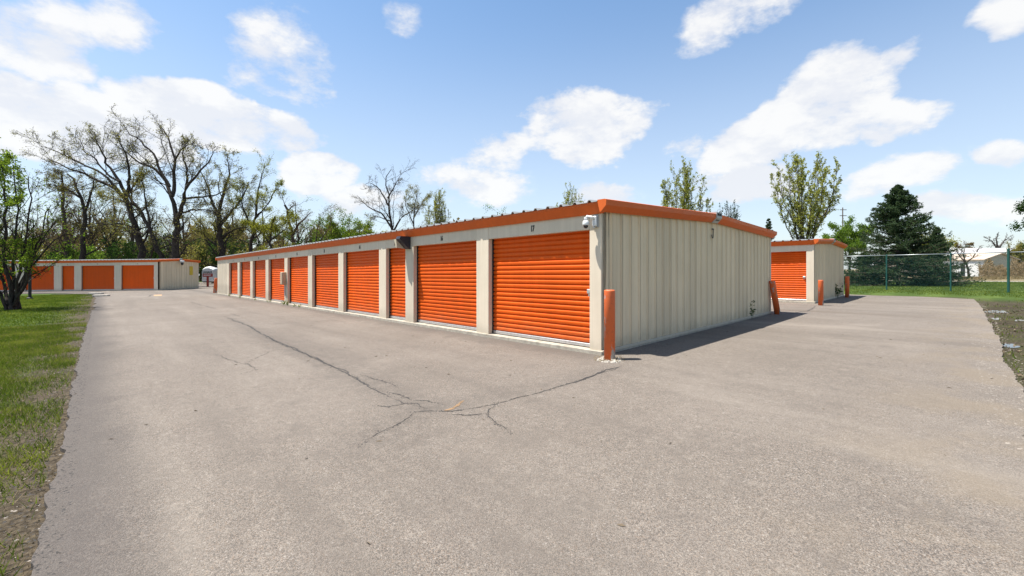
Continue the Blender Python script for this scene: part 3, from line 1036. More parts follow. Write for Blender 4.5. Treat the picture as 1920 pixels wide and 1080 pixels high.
def resample(pts, n):
    pts = np.asarray(pts, float)
    seg = np.r_[0, np.cumsum(np.linalg.norm(np.diff(pts, axis=0), axis=1))]
    q = np.linspace(0, seg[-1], n)
    # Catmull-like smoothing through interpolation on a refined line
    return np.stack([np.interp(q, seg, pts[:, k]) for k in range(3)], 1)


def children(g, P, Rr, k, ln, ang, n, wig, up, t0, rr, rmin, flat=None, lfall=.45, parent_len=True):
    B, m, _ = P.shape
    L = np.linalg.norm(np.diff(P, axis=1), axis=2).sum(1)
    tt = (np.arange(k)[None] + g.uniform(0, 1, (B, k))) / k
    tt = t0 + (1 - t0) * tt
    x = np.clip(tt * (m - 1), 0, m - 1.001); i = x.astype(int); f = (x - i)[..., None]
    bi = np.arange(B)[:, None]
    p = P[bi, i] * (1 - f) + P[bi, i + 1] * f
    T = unit(P[bi, i + 1] - P[bi, i])
    r = Rr[bi, i] * (1 - f[..., 0]) + Rr[bi, i + 1] * f[..., 0]
    rv = g.normal(size=T.shape)
    if flat is not None:
        rv[..., 2] *= flat
    perp = unit(rv - (rv * T).sum(-1, keepdims=True) * T)
    a = np.radians(g.uniform(ang[0], ang[1], (B, k)))[..., None]
    d = unit(np.cos(a) * T + np.sin(a) * perp)
    ll = (L[:, None] if parent_len else 1.0) * g.uniform(ln[0], ln[1], (B, k)) * (1 - lfall * (tt - t0) / max(1 - t0, .01))
    p = p.reshape(-1, 3); d = d.reshape(-1, 3); ll = ll.reshape(-1); r = np.minimum(r.reshape(-1) * rr, 1e9)
    C = np.zeros((len(p), n, 3)); C[:, 0] = p
    for s in range(1, n):
        d = unit(d + g.normal(size=d.shape) * wig + np.array([0, 0, up]))
        C[:, s] = C[:, s - 1] + d * (ll / (n - 1))[:, None]
    rad = np.maximum(r[:, None] * np.linspace(1, .35, n)[None], rmin)
    return C, rad


def tube_arrays(P, Rr, sides):
    B, n, _ = P.shape
    T = unit(np.gradient(P, axis=1))
    ref = np.where(np.abs(T[..., 2:3]) > .8, np.array([1., 0, 0]), np.array([0, 0, 1.]))
    A = unit(np.cross(T, ref)); Bn = np.cross(T, A)
    th = np.linspace(0, 2 * np.pi, sides, endpoint=False)
    V = P[:, :, None] + Rr[:, :, None, None] * (np.cos(th)[None, None, :, None] * A[:, :, None] + np.sin(th)[None, None, :, None] * Bn[:, :, None])
    idx = np.arange(B * n * sides).reshape(B, n, sides)
    nx = np.roll(idx, -1, 2)
    Q = np.stack([idx[:, :-1], nx[:, :-1], nx[:, 1:], idx[:, 1:]], -1).reshape(-1, 4)
    return V.reshape(-1, 3), Q


def join(parts):
    V, Q, b = [], [], 0
    for v, q in parts:
        V.append(v); Q.append(q + b); b += len(v)
    return np.concatenate(V), np.concatenate(Q)


def leaf_arrays(g, pts, size, asp=.55, dirs=None, droop=0.0):
    n = len(pts)
    a = unit(g.normal(size=(n, 3)) + (0 if dirs is None else dirs * 1.6) + np.array([0, 0, -droop]))
    b = unit(np.cross(a, g.normal(size=(n, 3))))
    s = (size * g.uniform(.6, 1.35, n))[:, None]
    c = pts
    V = np.stack([c, c + a * s * .5 + b * s * asp * .5, c + a * s, c + a * s * .5 - b * s * asp * .5], 1)
    return V.reshape(-1, 3), np.arange(n * 4).reshape(n, 4)


def scatter_on(g, P, n, jit):
    B, m, _ = P.shape
    bi = g.integers(0, B, n); x = g.uniform(.3, 1, n) * (m - 1.001); i = x.astype(int); f = (x - i)[:, None]
    p = P[bi, i] * (1 - f) + P[bi, i + 1] * f
    return p + g.normal(size=(n, 3)) * jit


def plant(name, label, cat, base, guides, levels, bark_m, leaf_m, nleaf, lsize, seed, group=None, wig0=.022, jit=.12, sides0=8, keep=None, asp=.55, crown_name='crown'):
    """guides: list of (points (k,3), r0, r1) world limbs; levels: children() settings"""
    g = np.random.default_rng(seed)
    base = np.asarray(base, float)
    root = empty(name, tuple(base))
    tag(root, label, cat, group)
    n0 = 14
    P = []; Rr = []
    for pts, r0, r1 in guides:
        q = resample(pts, n0)
        seglen = np.linalg.norm(q[-1] - q[0]) / n0
        w = g.normal(size=q.shape) * wig0 * seglen * 4; w[0] = 0
        if len(P) == 0: w[:3] *= .2
        q = q + w
        P.append(q); Rr.append(np.linspace(r0, r1, n0))
    P = np.array(P) - base; Rr = np.array(Rr)
    trunk = [tube_arrays(P, Rr, sides0)]
    twigs = []
    lvlP, lvlR = P, Rr
    allp = []
    for li, lv in enumerate(levels):
        lvlP, lvlR = children(g, lvlP, lvlR, **lv)
        if lv.get('rmin', 0) >= .018 and li == 0:
            trunk.append(tube_arrays(lvlP, lvlR, 5))
        else:
            twigs.append(tube_arrays(lvlP, lvlR, 3))
        allp.append(lvlP)
    np_obj('trunk', *join(trunk), bark_m, root, smooth=True)
    if twigs:
        stuff(np_obj('branches', *join(twigs), bark_m, root))
    if nleaf:
        src = allp[-1]
        pts = scatter_on(g, src, nleaf, jit)
        if keep is not None:
            pts = pts[keep(pts + base, g)]
        stuff(np_obj(crown_name, *leaf_arrays(g, pts, lsize, asp), leaf_m, root))
    return root


OAK = [dict(k=8, ln=(.26, .52), ang=(30, 68), n=7, wig=.17, up=.05, t0=.2, rr=.36, rmin=.018),
       dict(k=8, ln=(.30, .60), ang=(25, 65), n=5, wig=.20, up=.05, t0=.15, rr=.45, rmin=.011),
       dict(k=8, ln=(.30, .62), ang=(25, 60), n=4, wig=.22, up=.03, t0=.12, rr=.6, rmin=.0095)]
OAKL = [dict(OAK[0], k=7), dict(OAK[1], k=6), dict(OAK[2], k=5)]


def limb(px, Y, spread, g):
    out = []
    dy = 0; slope = g.uniform(-spread, spread)
    for i, (u, v) in enumerate(px):
        out.append(at(u, v, Y + slope * i))
    return np.array(out)


def guided_tree(label, Y, limbs, r0, seed, levels=OAK, bark_m='bark', leaf_m='leaf_olive', nleaf=2600, lsize=.2, spread=.5, group='trees behind the storage buildings', name='oak_tree', cat='tree', jit=.15):
    g = random.Random(seed)
    gs = []
    for i, (px_, ra, rb) in enumerate(limbs):
        pts = limb(px_, Y, 0 if i == 0 else spread, g)
        if i == 0:
            x, y = pts[0][0], pts[0][1]
            pts[0][2] = gz(x, y) - .1
        gs.append((pts, r0 * ra * .8, r0 * rb * .7))
    b = gs[0][0][0]
    return plant(name, label, cat, (b[0], b[1], b[2] + .1), gs, levels, M[bark_m], M[leaf_m] if leaf_m else None, int(nleaf * 2.0), lsize * .64, seed, group, jit=jit)


guided_tree('big dark oak whose crown sweeps left above the distant building', 50, [
    ([(272, 540), (268, 486), (262, 455), (250, 415), (240, 385), (235, 368)], 1, .62),
    ([(237, 372), (215, 352), (185, 338), (150, 322), (118, 312), (88, 296)], .5, .12),
    ([(238, 370), (222, 335), (200, 305), (186, 275), (176, 248)], .48, .1),
    ([(240, 380), (215, 345), (180, 318), (140, 300), (105, 283), (78, 275)], .42, .08),
    ([(238, 368), (243, 335), (240, 300), (228, 270), (220, 250)], .42, .1),
    ([(225, 340), (205, 330), (180, 300), (160, 285), (150, 260)], .3, .08),
    ([(255, 428), (225, 419), (195, 421), (165, 428)], .25, .08),
    ([(236, 366), (250, 350), (262, 330), (270, 305)], .3, .08)], .52, 21, nleaf=3800)
guided_tree('leaning oak crossing the big dark oak, trunk bent to the left', 49, [
    ([(307, 540), (302, 486), (292, 455), (280, 425), (270, 410), (255, 385), (240, 365)], 1, .4),
    ([(279, 425), (276, 385), (268, 350), (262, 325)], .4, .1),
    ([(258, 388), (235, 378), (210, 372), (185, 365)], .35, .1)], .40, 22, OAKL, nleaf=1500)
guided_tree('tall forked oak with bare upper limbs behind the distant gable end', 47, [
    ([(329, 540), (329, 486), (331, 440), (331, 408)], 1, .8),
    ([(331, 412), (326, 380), (317, 350), (297, 322), (270, 306), (245, 292), (226, 276)], .6, .12),
    ([(323, 368), (327, 335), (328, 300), (320, 268), (306, 244), (300, 236)], .5, .1),
    ([(333, 408), (344, 375), (352, 345), (372, 325), (392, 302), (402, 285)], .55, .1),
    ([(351, 347), (350, 315), (342, 292), (350, 262)], .32, .08),
    ([(346, 372), (375, 370), (405, 366), (432, 352)], .32, .1),
    ([(318, 350), (303, 322), (288, 290), (262, 262), (240, 250), (232, 234)], .42, .08),
    ([(334, 402), (360, 393), (385, 393), (410, 398)], .3, .08),
    ([(328, 300), (340, 280), (355, 270), (370, 272)], .25, .06)], .50, 23, nleaf=1800)
guided_tree('dark oak with sparse olive leaves where the two buildings meet', 52, [
    ([(420, 540), (417, 476), (412, 440), (409, 402)], 1, .7),
    ([(410, 410), (398, 375), (388, 345), (376, 318)], .5, .1),
    ([(409, 402), (420, 360), (430, 325), (426, 290)], .55, .1),
    ([(412, 425), (435, 395), (455, 370), (468, 340)], .45, .1),
    ([(416, 470), (400, 455), (385, 445), (372, 420)], .35, .1),
    ([(414, 445), (440, 430), (465, 425)], .3, .1)], .5, 24, nleaf=3600, lsize=.22)
guided_tree('upright oak trunk third from the left behind the distant roof', 56, [
    ([(128, 540), (126, 480), (121, 420), (118, 365), (115, 320)], 1, .2)], .5, 25, [dict(OAK[0], k=18, ln=(.14, .3)), OAK[1], OAK[2]], 'bark_brown', 'leaf_brown', 2600)
guided_tree('crooked oak between the upright trunk and the big dark oak', 55, [
    ([(150, 540), (153, 480), (160, 420), (156, 385), (143, 350), (125, 325)], 1, .3),
    ([(158, 400), (172, 360), (178, 330)], .5, .12), ([(150, 370), (120, 350), (85, 345)], .4, .1)], .45, 26, OAKL, 'bark', 'leaf_olive', 2400)
guided_tree('thin straight oak standing behind the big dark oak', 60, [
    ([(253, 540), (252, 480), (249, 420), (246, 370), (250, 330)], 1, .2)], .4, 27, [dict(OAK[0], k=15, ln=(.16, .3)), OAKL[1], OAKL[2]], 'bark_brown', 'leaf_brown', 2200)
guided_tree('olive-leaved tree rising above the far end of the long roof', 54, [
    ([(470, 540), (470, 470), (478, 400), (486, 350), (492, 322)], 1, .15),
    ([(474, 430), (455, 390), (448, 350)], .5, .1), ([(478, 410), (505, 380), (520, 345)], .5, .1), ([(472, 450), (500, 430), (525, 420)], .4, .1)],
    .36, 28, OAKL, 'bark', 'leaf_yellow', 5200, .2)
guided_tree('yellow-green tree low behind the far end of the long roof', 50, [
    ([(512, 540), (508, 480), (505, 440), (515, 405)], 1, .3), ([(508, 460), (485, 430), (470, 420)], .5, .1), ([(508, 450), (535, 430), (545, 405)], .5, .1)],
    .25, 29, OAKL, 'bark', 'leaf_yellow', 4200, .2)
DEAD = [dict(OAK[0], k=4, ln=(.15, .4)), dict(OAK[1], k=4), dict(OAK[2], k=3)]
guided_tree('broken dead tree with a snapped trunk above the long roof', 52, [
    ([(566, 540), (556, 474), (549, 440), (541, 410), (535, 384)], 1, .5),
    ([(549, 440), (560, 420), (572, 410), (582, 398)], .55, .15), ([(538, 398), (548, 386), (556, 384)], .3, .1), ([(566, 480), (575, 450), (590, 425)], .4, .1)],
    .36, 30, DEAD, 'bark_brown', 'leaf_brown', 500, .14)
guided_tree('bare reddish-twigged tree right of the broken dead tree', 60, [
    ([(592, 540), (590, 480), (594, 440), (600, 400)], 1, .2), ([(590, 470), (575, 430), (570, 405)], .5, .1), ([(591, 465), (615, 430), (625, 408)], .5, .1)],
    .22, 31, OAKL, 'bark_brown', 'leaf_brown', 1500, .16)
guided_tree('bare wide-crowned tree standing alone above the long roof', 58, [
    ([(744, 540), (738, 440), (732, 405), (726, 375), (724, 345), (730, 316)], 1, .15),
    ([(736, 430), (716, 400), (690, 388), (670, 366)], .5, .08), ([(737, 435), (752, 408), (770, 397), (785, 385)], .5, .1),
    ([(728, 385), (712, 355), (694, 342), (684, 345)], .4, .08), ([(727, 372), (742, 345), (750, 330)], .4, .08), ([(733, 415), (705, 405), (690, 410)], .3, .08)],
    .36, 32, OAKL, 'bark', 'leaf_brown', 900, .14)
guided_tree('thin grey-green tree right of the bare wide-crowned tree', 62, [
    ([(776, 540), (774, 440), (776, 390), (782, 356)], 1, .2), ([(775, 420), (760, 385), (762, 365)], .5, .1), ([(775, 410), (792, 380), (800, 365)], .5, .1)],
    .25, 33, OAKL, 'bark_grey', 'leaf_olive', 3000, .16)


# leafy and vase-shaped trees
def auto_tree(label, u, vtop, Y, wpx, seed, style, leaf_m, nleaf, lsize, bark_m='bark_brown', group=None, name='tree'):
    g = random.Random(seed)
    top = at(u, vtop, Y); x, y = top[0], Y
    zb = gz(x, y); H = top[2] - zb; w = wpx / F * Y
    gs = []
    if style == 'vase':
        gs.append((np.array([(x, y, zb - .1), (x, y, zb + .12 * H), (x + .01 * H, y, zb + .3 * H)]), .016 * H, .008 * H))
        for i in range(17):
            a = i * 2.4 + g.uniform(-.3, .3); rr = w * g.uniform(.15, 1.0); hh = H * (1 - .34 * (rr / w) ** 2 * g.uniform(.5, 1.2))
            s0 = zb + g.uniform(.06, .22) * H
            gs.append((np.array([(x, y, s0), (x + .45 * rr * math.cos(a), y + .45 * rr * math.sin(a), s0 + .32 * (hh)), (x + .85 * rr * math.cos(a), y + .85 * rr * math.sin(a), zb + .7 * hh), (x + rr * math.cos(a), y + rr * math.sin(a), zb + hh)]), .0060 * H, .0012 * H))
        lv = [dict(k=16, ln=(.12, .26), ang=(16, 38), n=5, wig=.12, up=.14, t0=.22, rr=.5, rmin=.012),
              dict(k=5, ln=(.3, .55), ang=(18, 40), n=4, wig=.15, up=.1, t0=.15, rr=.6, rmin=.008)]
        jit = .045
    else:
        gs.append((np.array([(x, y, zb - .1), (x + .02 * H, y, zb + .35 * H), (x, y, zb + .7 * H), (x, y, zb + .96 * H)]), .020 * H, .003 * H))
        for i in range(9):
            a = i * 2.4; rr = w * g.uniform(.6, 1); s0 = zb + H * g.uniform(.22, .5); e0 = zb + H * g.uniform(.5, .9)
            gs.append((np.array([(x, y, s0), (x + .5 * rr * math.cos(a), y + .5 * rr * math.sin(a), s0 * .5 + e0 * .5 + .05 * H), (x + rr * math.cos(a), y + rr * math.sin(a), e0)]), .010 * H, .002 * H))
        lv = [dict(k=8, ln=(.22, .42), ang=(30, 65), n=5, wig=.2, up=.05, t0=.3, rr=.5, rmin=.012),
              dict(k=6, ln=(.3, .6), ang=(25, 60), n=4, wig=.25, up=.02, t0=.15, rr=.6, rmin=.008)]
        jit = .2
    return plant(name, label, 'tree', (x, y, zb), gs, lv, M[bark_m], M[leaf_m], int(nleaf * (1.8 if style == 'vase' else 1.6)), lsize * (.85 if style == 'vase' else .8), seed, group, jit=jit)


auto_tree('tall vase-shaped olive tree behind the smaller building on the right', 1508, 296, 44, 62, 41, 'vase', 'leaf_vase', 9000, .19, group='vase-shaped trees behind the roofs')
auto_tree('vase-shaped olive tree showing above the middle of the end wall', 1280, 318, 48, 46, 42, 'vase', 'leaf_vase', 7500, .19, group='vase-shaped trees behind the roofs')
auto_tree('small treetop peeking over the roof left of the security camera', 1067, 357, 52, 30, 43, 'vase', 'leaf_vase', 3500, .17, group='vase-shaped trees behind the roofs')
auto_tree('slim pale tree right of the thin grey-green tree above the long roof', 820, 366, 56, 26, 44, 'vase', 'leaf_vase', 4200, .17, group='vase-shaped trees behind the roofs')
auto_tree('fresh green treetop just clearing the middle of the long roof', 932, 393, 60, 28, 45, 'round', 'leaf_green', 3500, .22)
auto_tree('round light green tree between the vase tree and the spruce', 1592, 413, 72, 34, 46, 'round', 'leaf_green', 15000, .30)
auto_tree('feathery bright green tree behind the middle of the long roof', 655, 400, 62, 45, 47, 'round', 'leaf_bright', 9000, .22)
auto_tree('bright green bushy tree left of the feathery green tree', 612, 408, 64, 36, 48, 'round', 'leaf_green', 6500, .22)
auto_tree('pale green bushy tree right of the feathery green tree', 690, 412, 66, 34, 49, 'round', 'leaf_vase', 4200, .2)
auto_tree('yellow-green tree hidden behind the small spruce', 1745, 430, 46, 28, 50, 'round', 'leaf_yellow', 3000, .2)

# wooded background behind the left building
bg_labels = ['brown budding tree in the far wood', 'olive budding tree in the far wood', 'fresh green tree in the far wood']
ORD = 'first second third fourth fifth sixth seventh eighth ninth tenth eleventh twelfth thirteenth fourteenth fifteenth sixteenth seventeenth eighteenth nineteenth twentieth'.split()
gr = random.Random(77)
for i in range(16):
    u = -20 + i * 39 + gr.uniform(-12, 12)
    kind = gr.choice([0, 0, 1, 1, 2])
    auto_tree(bg_labels[kind] + ', ' + ORD[i] + ' from the left', u, gr.uniform(345, 415) + (20 if u > 430 else 0), gr.uniform(66, 84), gr.uniform(34, 52), 300 + i, 'round', ['leaf_brown', 'leaf_olive', 'leaf_green'][kind], 1500, .24,
              'bark_brown' if kind == 0 else 'bark', group=['brown trees of the far wood', 'olive trees of the far wood', 'green trees of the far wood'][kind])


def bush(label, u, vtop, Y, wpx, seed, leaf_m, nleaf, lsize, group=None, name='shrub'):
    g = np.random.default_rng(seed)
    top = at(u, vtop, Y); x = top[0]; zb = gz(x, Y); H = top[2] - zb; w = wpx / F * Y
    gs = []
    for i in range(9):
        a = i * 2.4; rr = w * g.uniform(.3, 1); hh = H * g.uniform(.6, 1)
        gs.append((np.array([(x, Y, zb - .05), (x + .5 * rr * math.cos(a), Y + .5 * rr * math.sin(a), zb + .6 * hh), (x + rr * math.cos(a), Y + rr * math.sin(a), zb + hh)]), .05, .015))
    lv = [dict(k=7, ln=(.2, .45), ang=(25, 60), n=5, wig=.2, up=.03, t0=.15, rr=.5, rmin=.010), dict(k=5, ln=(.3, .6), ang=(25, 60), n=4, wig=.25, up=0, t0=.1, rr=.6, rmin=.008)]
    return plant(name, label, 'shrub', (x, Y, zb), gs, lv, M['bark_brown'], M[leaf_m], nleaf, lsize, seed, group, jit=.22, sides0=5)


for i in range(14):
    u = 0 + i * 44 + gr.uniform(-10, 10)
    lm = gr.choice(['leaf_olive', 'leaf_green', 'leaf_brown', 'leaf_dark'])
    cn = {'leaf_olive': 'olive', 'leaf_green': 'fresh green', 'leaf_brown': 'brown', 'leaf_dark': 'dark green'}[lm]
    bush(cn + ' understory shrub behind the roofs, ' + ORD[i] + ' from the left', u, gr.uniform(440, 470), gr.uniform(55, 64), gr.uniform(28, 42), 400 + i, lm, 3000, .24, group=cn + ' understory shrubs')

# the far wood that reads as one mass
g = np.random.default_rng(88)
n = 26000
uu = g.uniform(-150, 860, n); Yy = g.uniform(86, 104, n)
edge_v = 446 + 18 * np.sin(uu / 37.0) + 12 * np.sin(uu / 13.0 + 2) + 8 * np.sin(uu / 5.3)
xx = (uu - 960) / F * Yy
ztop = CAMZ + (V0 - edge_v) / F * Yy
zb = gz(xx, Yy)
zz = zb + (ztop - zb) * g.uniform(0, 1, n) ** .8
stuff(np_obj('far_wood', *leaf_arrays(g, np.stack([xx, Yy, zz], 1), .85, .7), M['leaf_brown']), 'brown-green mass of far woodland behind the trees', 'woodland')

# multi-stemmed shrub tree on the left lawn
tb = G(28, 580)
YT = tb[1]
def pxpts(px, dy):
    return np.array([at(u, v, YT + dy * i / (len(px) - 1)) for i, (u, v) in enumerate(px)])
stems = []
for px_, dy, ra in (
        ([(22, 584), (8, 540), (-6, 490), (-12, 430)], .6, .12), ([(26, 584), (20, 540), (10, 480), (8, 420), (10, 360), (4, 300)], -.4, .13),
        ([(30, 584), (36, 545), (50, 510), (66, 470), (80, 430), (92, 385)], .5, .12), ([(34, 584), (44, 540), (56, 500), (78, 480), (100, 450), (128, 435)], -.5, .10),
        ([(24, 584), (26, 530), (28, 470), (34, 410), (30, 350), (22, 310)], .9, .11), ([(20, 584), (2, 550), (-25, 520), (-50, 470)], -.6, .10),
        ([(28, 584), (32, 530), (44, 470), (52, 420), (58, 370), (52, 330)], -.9, .10), ([(31, 584), (40, 530), (60, 490), (85, 440), (115, 400)], .9, .09),
        ([(26, 584), (24, 530), (-4, 470), (-20, 400), (-30, 330)], .2, .11)):
    p_ = pxpts(px_, dy)
    p_[0] = (tb[0] + rnd.uniform(-.18, .18), tb[1] + rnd.uniform(-.18, .18), tb[2] - .1)
    stems.append((p_, ra * .62, .014))


def keep_shrub(P, g):
    u = 960 + F * P[:, 0] / P[:, 1]; v = V0 - F * (P[:, 2] - CAMZ) / P[:, 1]
    top = (u < 48) & (v < 385)
    low = (v > 448) & (v < 512) & (u < 72)
    return np.where(top, g.uniform(size=len(P)) < .95, np.where(low, g.uniform(size=len(P)) < .85, g.uniform(size=len(P)) < .07))


plant('multi_stemmed_tree', 'dark multi-stemmed tree with bright green leaves on the left lawn', 'tree', tb, stems,
      [dict(k=9, ln=(.2, .42), ang=(20, 55), n=6, wig=.16, up=.08, t0=.28, rr=.5, rmin=.009), dict(k=7, ln=(.25, .55), ang=(22, 55), n=5, wig=.2, up=.06, t0=.15, rr=.55, rmin=.005),
       dict(k=6, ln=(.3, .6), ang=(22, 55), n=4, wig=.22, up=.05, t0=.15, rr=.6, rmin=.004)],
      M['bark'], M['leaf_bright'], 22000, .09, 91, keep=keep_shrub, jit=.05)
# slim dark post beside it
pb = G(56, 560)
o = empty('dark_post', pb)
tag(o, 'slim dark post on the left lawn beside the multi-stemmed tree', 'post')
MB().lathe([(.075, -.1), (.075, 3.6), (.05, 3.72), (.0, 3.74)], 12).build('shaft', M['post_dark'], o, smooth=False)
MB().lathe([(.15, -.05), (.15, .05), (.09, .09)], 12).build('foot', M['post_dark'], o)


# spruces
def spruce(label, u, vtop, Y, wpx, seed, nwh=34, dens=1.0, group='spruces by the fence', name='spruce_tree', vbase=None):
    g = np.random.default_rng(seed)
    top = at(u, vtop, Y); x = top[0]; zb = gz(x, Y); H = top[2] - zb; w = wpx / F * Y
    root = empty(name, (x, Y, zb)); tag(root, label, 'tree', group)
    tr = np.array([[(0, 0, -.1), (0, 0, .3 * H), (0, 0, .65 * H), (0, 0, H)]], float)
    np_obj('trunk', *tube_arrays(tr, np.array([[.035 * H * .5, .014 * H, .007 * H, .002 * H]]), 8), M['bark_brown'], root, smooth=True)
    hs = np.repeat(np.linspace(.04, .985, nwh), 7) + g.uniform(-.012, .012, nwh * 7)
    B = len(hs)
    az_ = g.uniform(0, 2 * np.pi, B)
    ln = w * (1 - hs) ** .95 * g.uniform(.76, 1.05, B) + .04
    n = 7
    P = np.zeros((B, n, 3)); f = np.linspace(0, 1, n)
    elev = np.radians(-16 + 34 * hs + g.uniform(-7, 7, B))
    for k in range(n):
        r = ln * f[k]
        P[:, k, 0] = r * np.cos(az_); P[:, k, 1] = r * np.sin(az_)
        P[:, k, 2] = hs * H + r * np.tan(elev) + .16 * ln * f[k] ** 2.5
    Rr = np.maximum((.012 * H * (1 - hs) * .5 + .008)[:, None] * np.linspace(1, .3, n)[None], .006)
    C1, R1 = children(g, P, Rr, k=int(13 * dens), ln=(.14, .34), ang=(35, 58), n=4, wig=.06, up=.01, t0=.12, rr=.5, rmin=.006, flat=.18)
    stuff(np_obj('branches', *join([tube_arrays(P, Rr, 4), tube_arrays(C1, R1, 3)]), M['bark_brown'], root))
    # needle sprays: short pointed slips set round every shoot
    parts = []
    for src, m_, sz in ((C1, int(17 * dens), .15), (P, int(26 * dens), .16)):
        Bq, nn, _ = src.shape
        tt = g.uniform(.06, 1, (Bq, m_)) * (nn - 1.001); i = tt.astype(int); ff = (tt - i)[..., None]
        bi = np.arange(Bq)[:, None]
        p = (src[bi, i] * (1 - ff) + src[bi, i + 1] * ff).reshape(-1, 3)
        T = unit(src[bi, i + 1] - src[bi, i]).reshape(-1, 3)
        a = unit(T * .9 + g.normal(size=T.shape) * .55); b = unit(np.cross(a, g.normal(size=T.shape)))
        s = sz * g.uniform(.6, 1.3, len(p))[:, None] * (.7 + .04 * H)
        V = np.stack([p, p + a * s * .5 + b * s * .13, p + a * s, p + a * s * .5 - b * s * .13], 1).reshape(-1, 3)
        parts.append((V, np.arange(len(V)).reshape(-1, 4)))
    stuff(np_obj('crown', *join(parts), M['needle'], root))
    return root


spruce('broad dark spruce behind the green fence', 1684, 349, 34, 112, 61, 40, 1.25)
spruce('smaller dark spruce right of the broad spruce', 1757, 428, 36, 42, 62, 24, .9)
spruce('low spruce skirt left of the broad spruce behind the fence', 1622, 476, 35, 46, 63, 16, 1.0)
spruce('thin spruce tip showing over the right end of the long building', 1441, 411, 46, 30, 64, 22, .6)
auto_tree('sparse dark treetop right of the peak cap on the end wall', 1366, 384, 50, 26, 65, 'vase', 'leaf_dark', 900, .2)

# bare trees and buildings beyond the fence
def far_house():
    A = at(1845, 0, 60)[:2]; Lf = at(1768, 0, 65)[:2]
    d1 = Lf - A; L1 = np.linalg.norm(d1); d1 = d1 / L1
    d2 = np.array([d1[1], -d1[0]]);
    if d2[0] < 0: d2 = -d2
    L2 = 5.6
    z0 = gz(A[0], A[1]) - .3
    ang = math.atan2(d2[1], d2[0])
    root = empty('white_outbuilding', (A[0], A[1], z0), ang)
    tag(root, 'white garage with tan roof and gable end beyond the fence', 'building')
    # local x along the gable wall, local y back along the long wall
    sy = 1 if (-math.sin(ang) * d1[0] + math.cos(ang) * d1[1]) > 0 else -1
    he = 2.17 - z0; hr = 3.0 - z0
    yl = sy * L1
    mb = MB(); mb.add([(0, 0, 0), (0, yl, 0), (0, yl, he), (0, 0, he)], [(0, 1, 2, 3)])
    mb.build('long_wall', M['white_paint'], root)
    mb = MB(); mb.add([(L2, 0, 0), (L2, yl, 0), (L2, yl, he), (L2, 0, he)], [(0, 1, 2, 3)])
    mb.build('long_wall', M['white_paint'], root)
    for y in (0, yl):
        mb = MB()
        mb.add([(0, y, 0), (L2, y, 0), (L2, y, he), (L2 / 2, y, hr), (0, y, he)], [(0, 1, 2, 3, 4)])
        mb.build('gable_wall', M['far_tan'], root)
    rf = empty
    mb = MB(); o_ = .25
    sl = (hr - he) / (L2 / 2)
    for xe, xr in ((-o_, L2 / 2), (L2 + o_, L2 / 2)):
        ze = he - sl * o_
        rings = [[(xe, y, ze + .02), (xr, y, hr + .02), (xr, y, hr + .14), (xe, y, ze + .14)] for y in (-sy * o_, yl + sy * o_)]
        mb.loft(rings)
    mb.build('roof', M['pink_roof'], root)
    for f0, f1, mt, nm in ((.10, .36, 'white_plastic', 'garage_door'), (.44, .54, 'pane', 'doorway'), (.60, .92, 'white_plastic', 'garage_door')):
        mb = MB().box(-.06, -.003, min(yl * f0, yl * f1), max(yl * f0, yl * f1), .1, he * .82, .01)
        mb.build(nm, M[mt], root)
far_house()


def far_hall():
    Y = 84
    x0, x1 = at(1752, 0, Y)[0], at(2010, 0, Y)[0]
    z0 = gz(x0, Y) - .6
    he = at(0, 481, Y)[2] - z0; hr = at(0, 464, Y)[2] - z0
    root = empty('long_white_hall', ((x0 + x1) / 2, Y, z0)); tag(root, 'long low hall with white metal roof behind the garage', 'building')
    w = (x1 - x0) / 2
    MB().box(-w, w, 0, 14, 0, he).build('wall', M['taupe'], root)
    mb = MB(); mb.loft([[(-w - .4, y, z), (w + .4, y, z), (w + .4, y, z + .15), (-w - .4, y, z + .15)] for y, z in ((-.5, he + .01), (7, hr), (14.5, he + .01))])
    mb.build('roof', simple('grey_white_roof', (.50, .49, .47), .6, .12, 1), root)
    for i in range(5):
        MB().box(-w + 2 + i * 5, -w + 3.4 + i * 5, -.05, -.003, he * .35, he * .75, .01).build('window', M['pane'], root)
far_hall()
BARE = [dict(OAK[0], k=7, ln=(.25, .5), rmin=.02), dict(OAK[1], k=5, rmin=.012), dict(OAK[2], k=4, rmin=.01)]
guided_tree('small bare tree in front of the white garage', 50, [([(1818, 530), (1815, 505), (1811, 492)], 1, .7), ([(1811, 493), (1798, 478), (1790, 466)], .6, .15), ([(1812, 492), (1825, 482), (1838, 462)], .6, .15), ([(1811, 495), (1806, 475), (1812, 458)], .5, .12)],
            .17, 71, BARE, 'bark_brown', None, 0, group='bare trees beyond the fence', name='bare_tree', spread=.3)
guided_tree('bare spreading tree on the skyline above the white hall', 110, [([(1872, 500), (1871, 465)], 1, .7), ([(1871, 468), (1860, 452), (1848, 445)], .6, .15), ([(1871, 466), (1882, 452), (1893, 444)], .6, .15), ([(1871, 465), (1868, 450), (1872, 438)], .6, .12)],
            .45, 72, [dict(b, rmin=b['rmin'] * 2) for b in BARE], 'bark_grey', None, 0, group='bare trees beyond the fence', name='bare_tree')
guided_tree('faint bare treetops left of the skyline tree over the white roof', 112, [([(1805, 505), (1806, 472)], 1, .6), ([(1806, 474), (1792, 460)], .6, .15), ([(1806, 472), (1820, 458)], .6, .15)],
            .4, 73, [dict(b, rmin=b['rmin'] * 2) for b in BARE], 'bark_grey', 'leaf_brown', 700, .5, group='bare trees beyond the fence', name='bare_tree')
auto_tree('tawny round tree at the right end of the white hall roof', 1909, 453, 76, 16, 74, 'round', 'leaf_olive', 2500, .3)
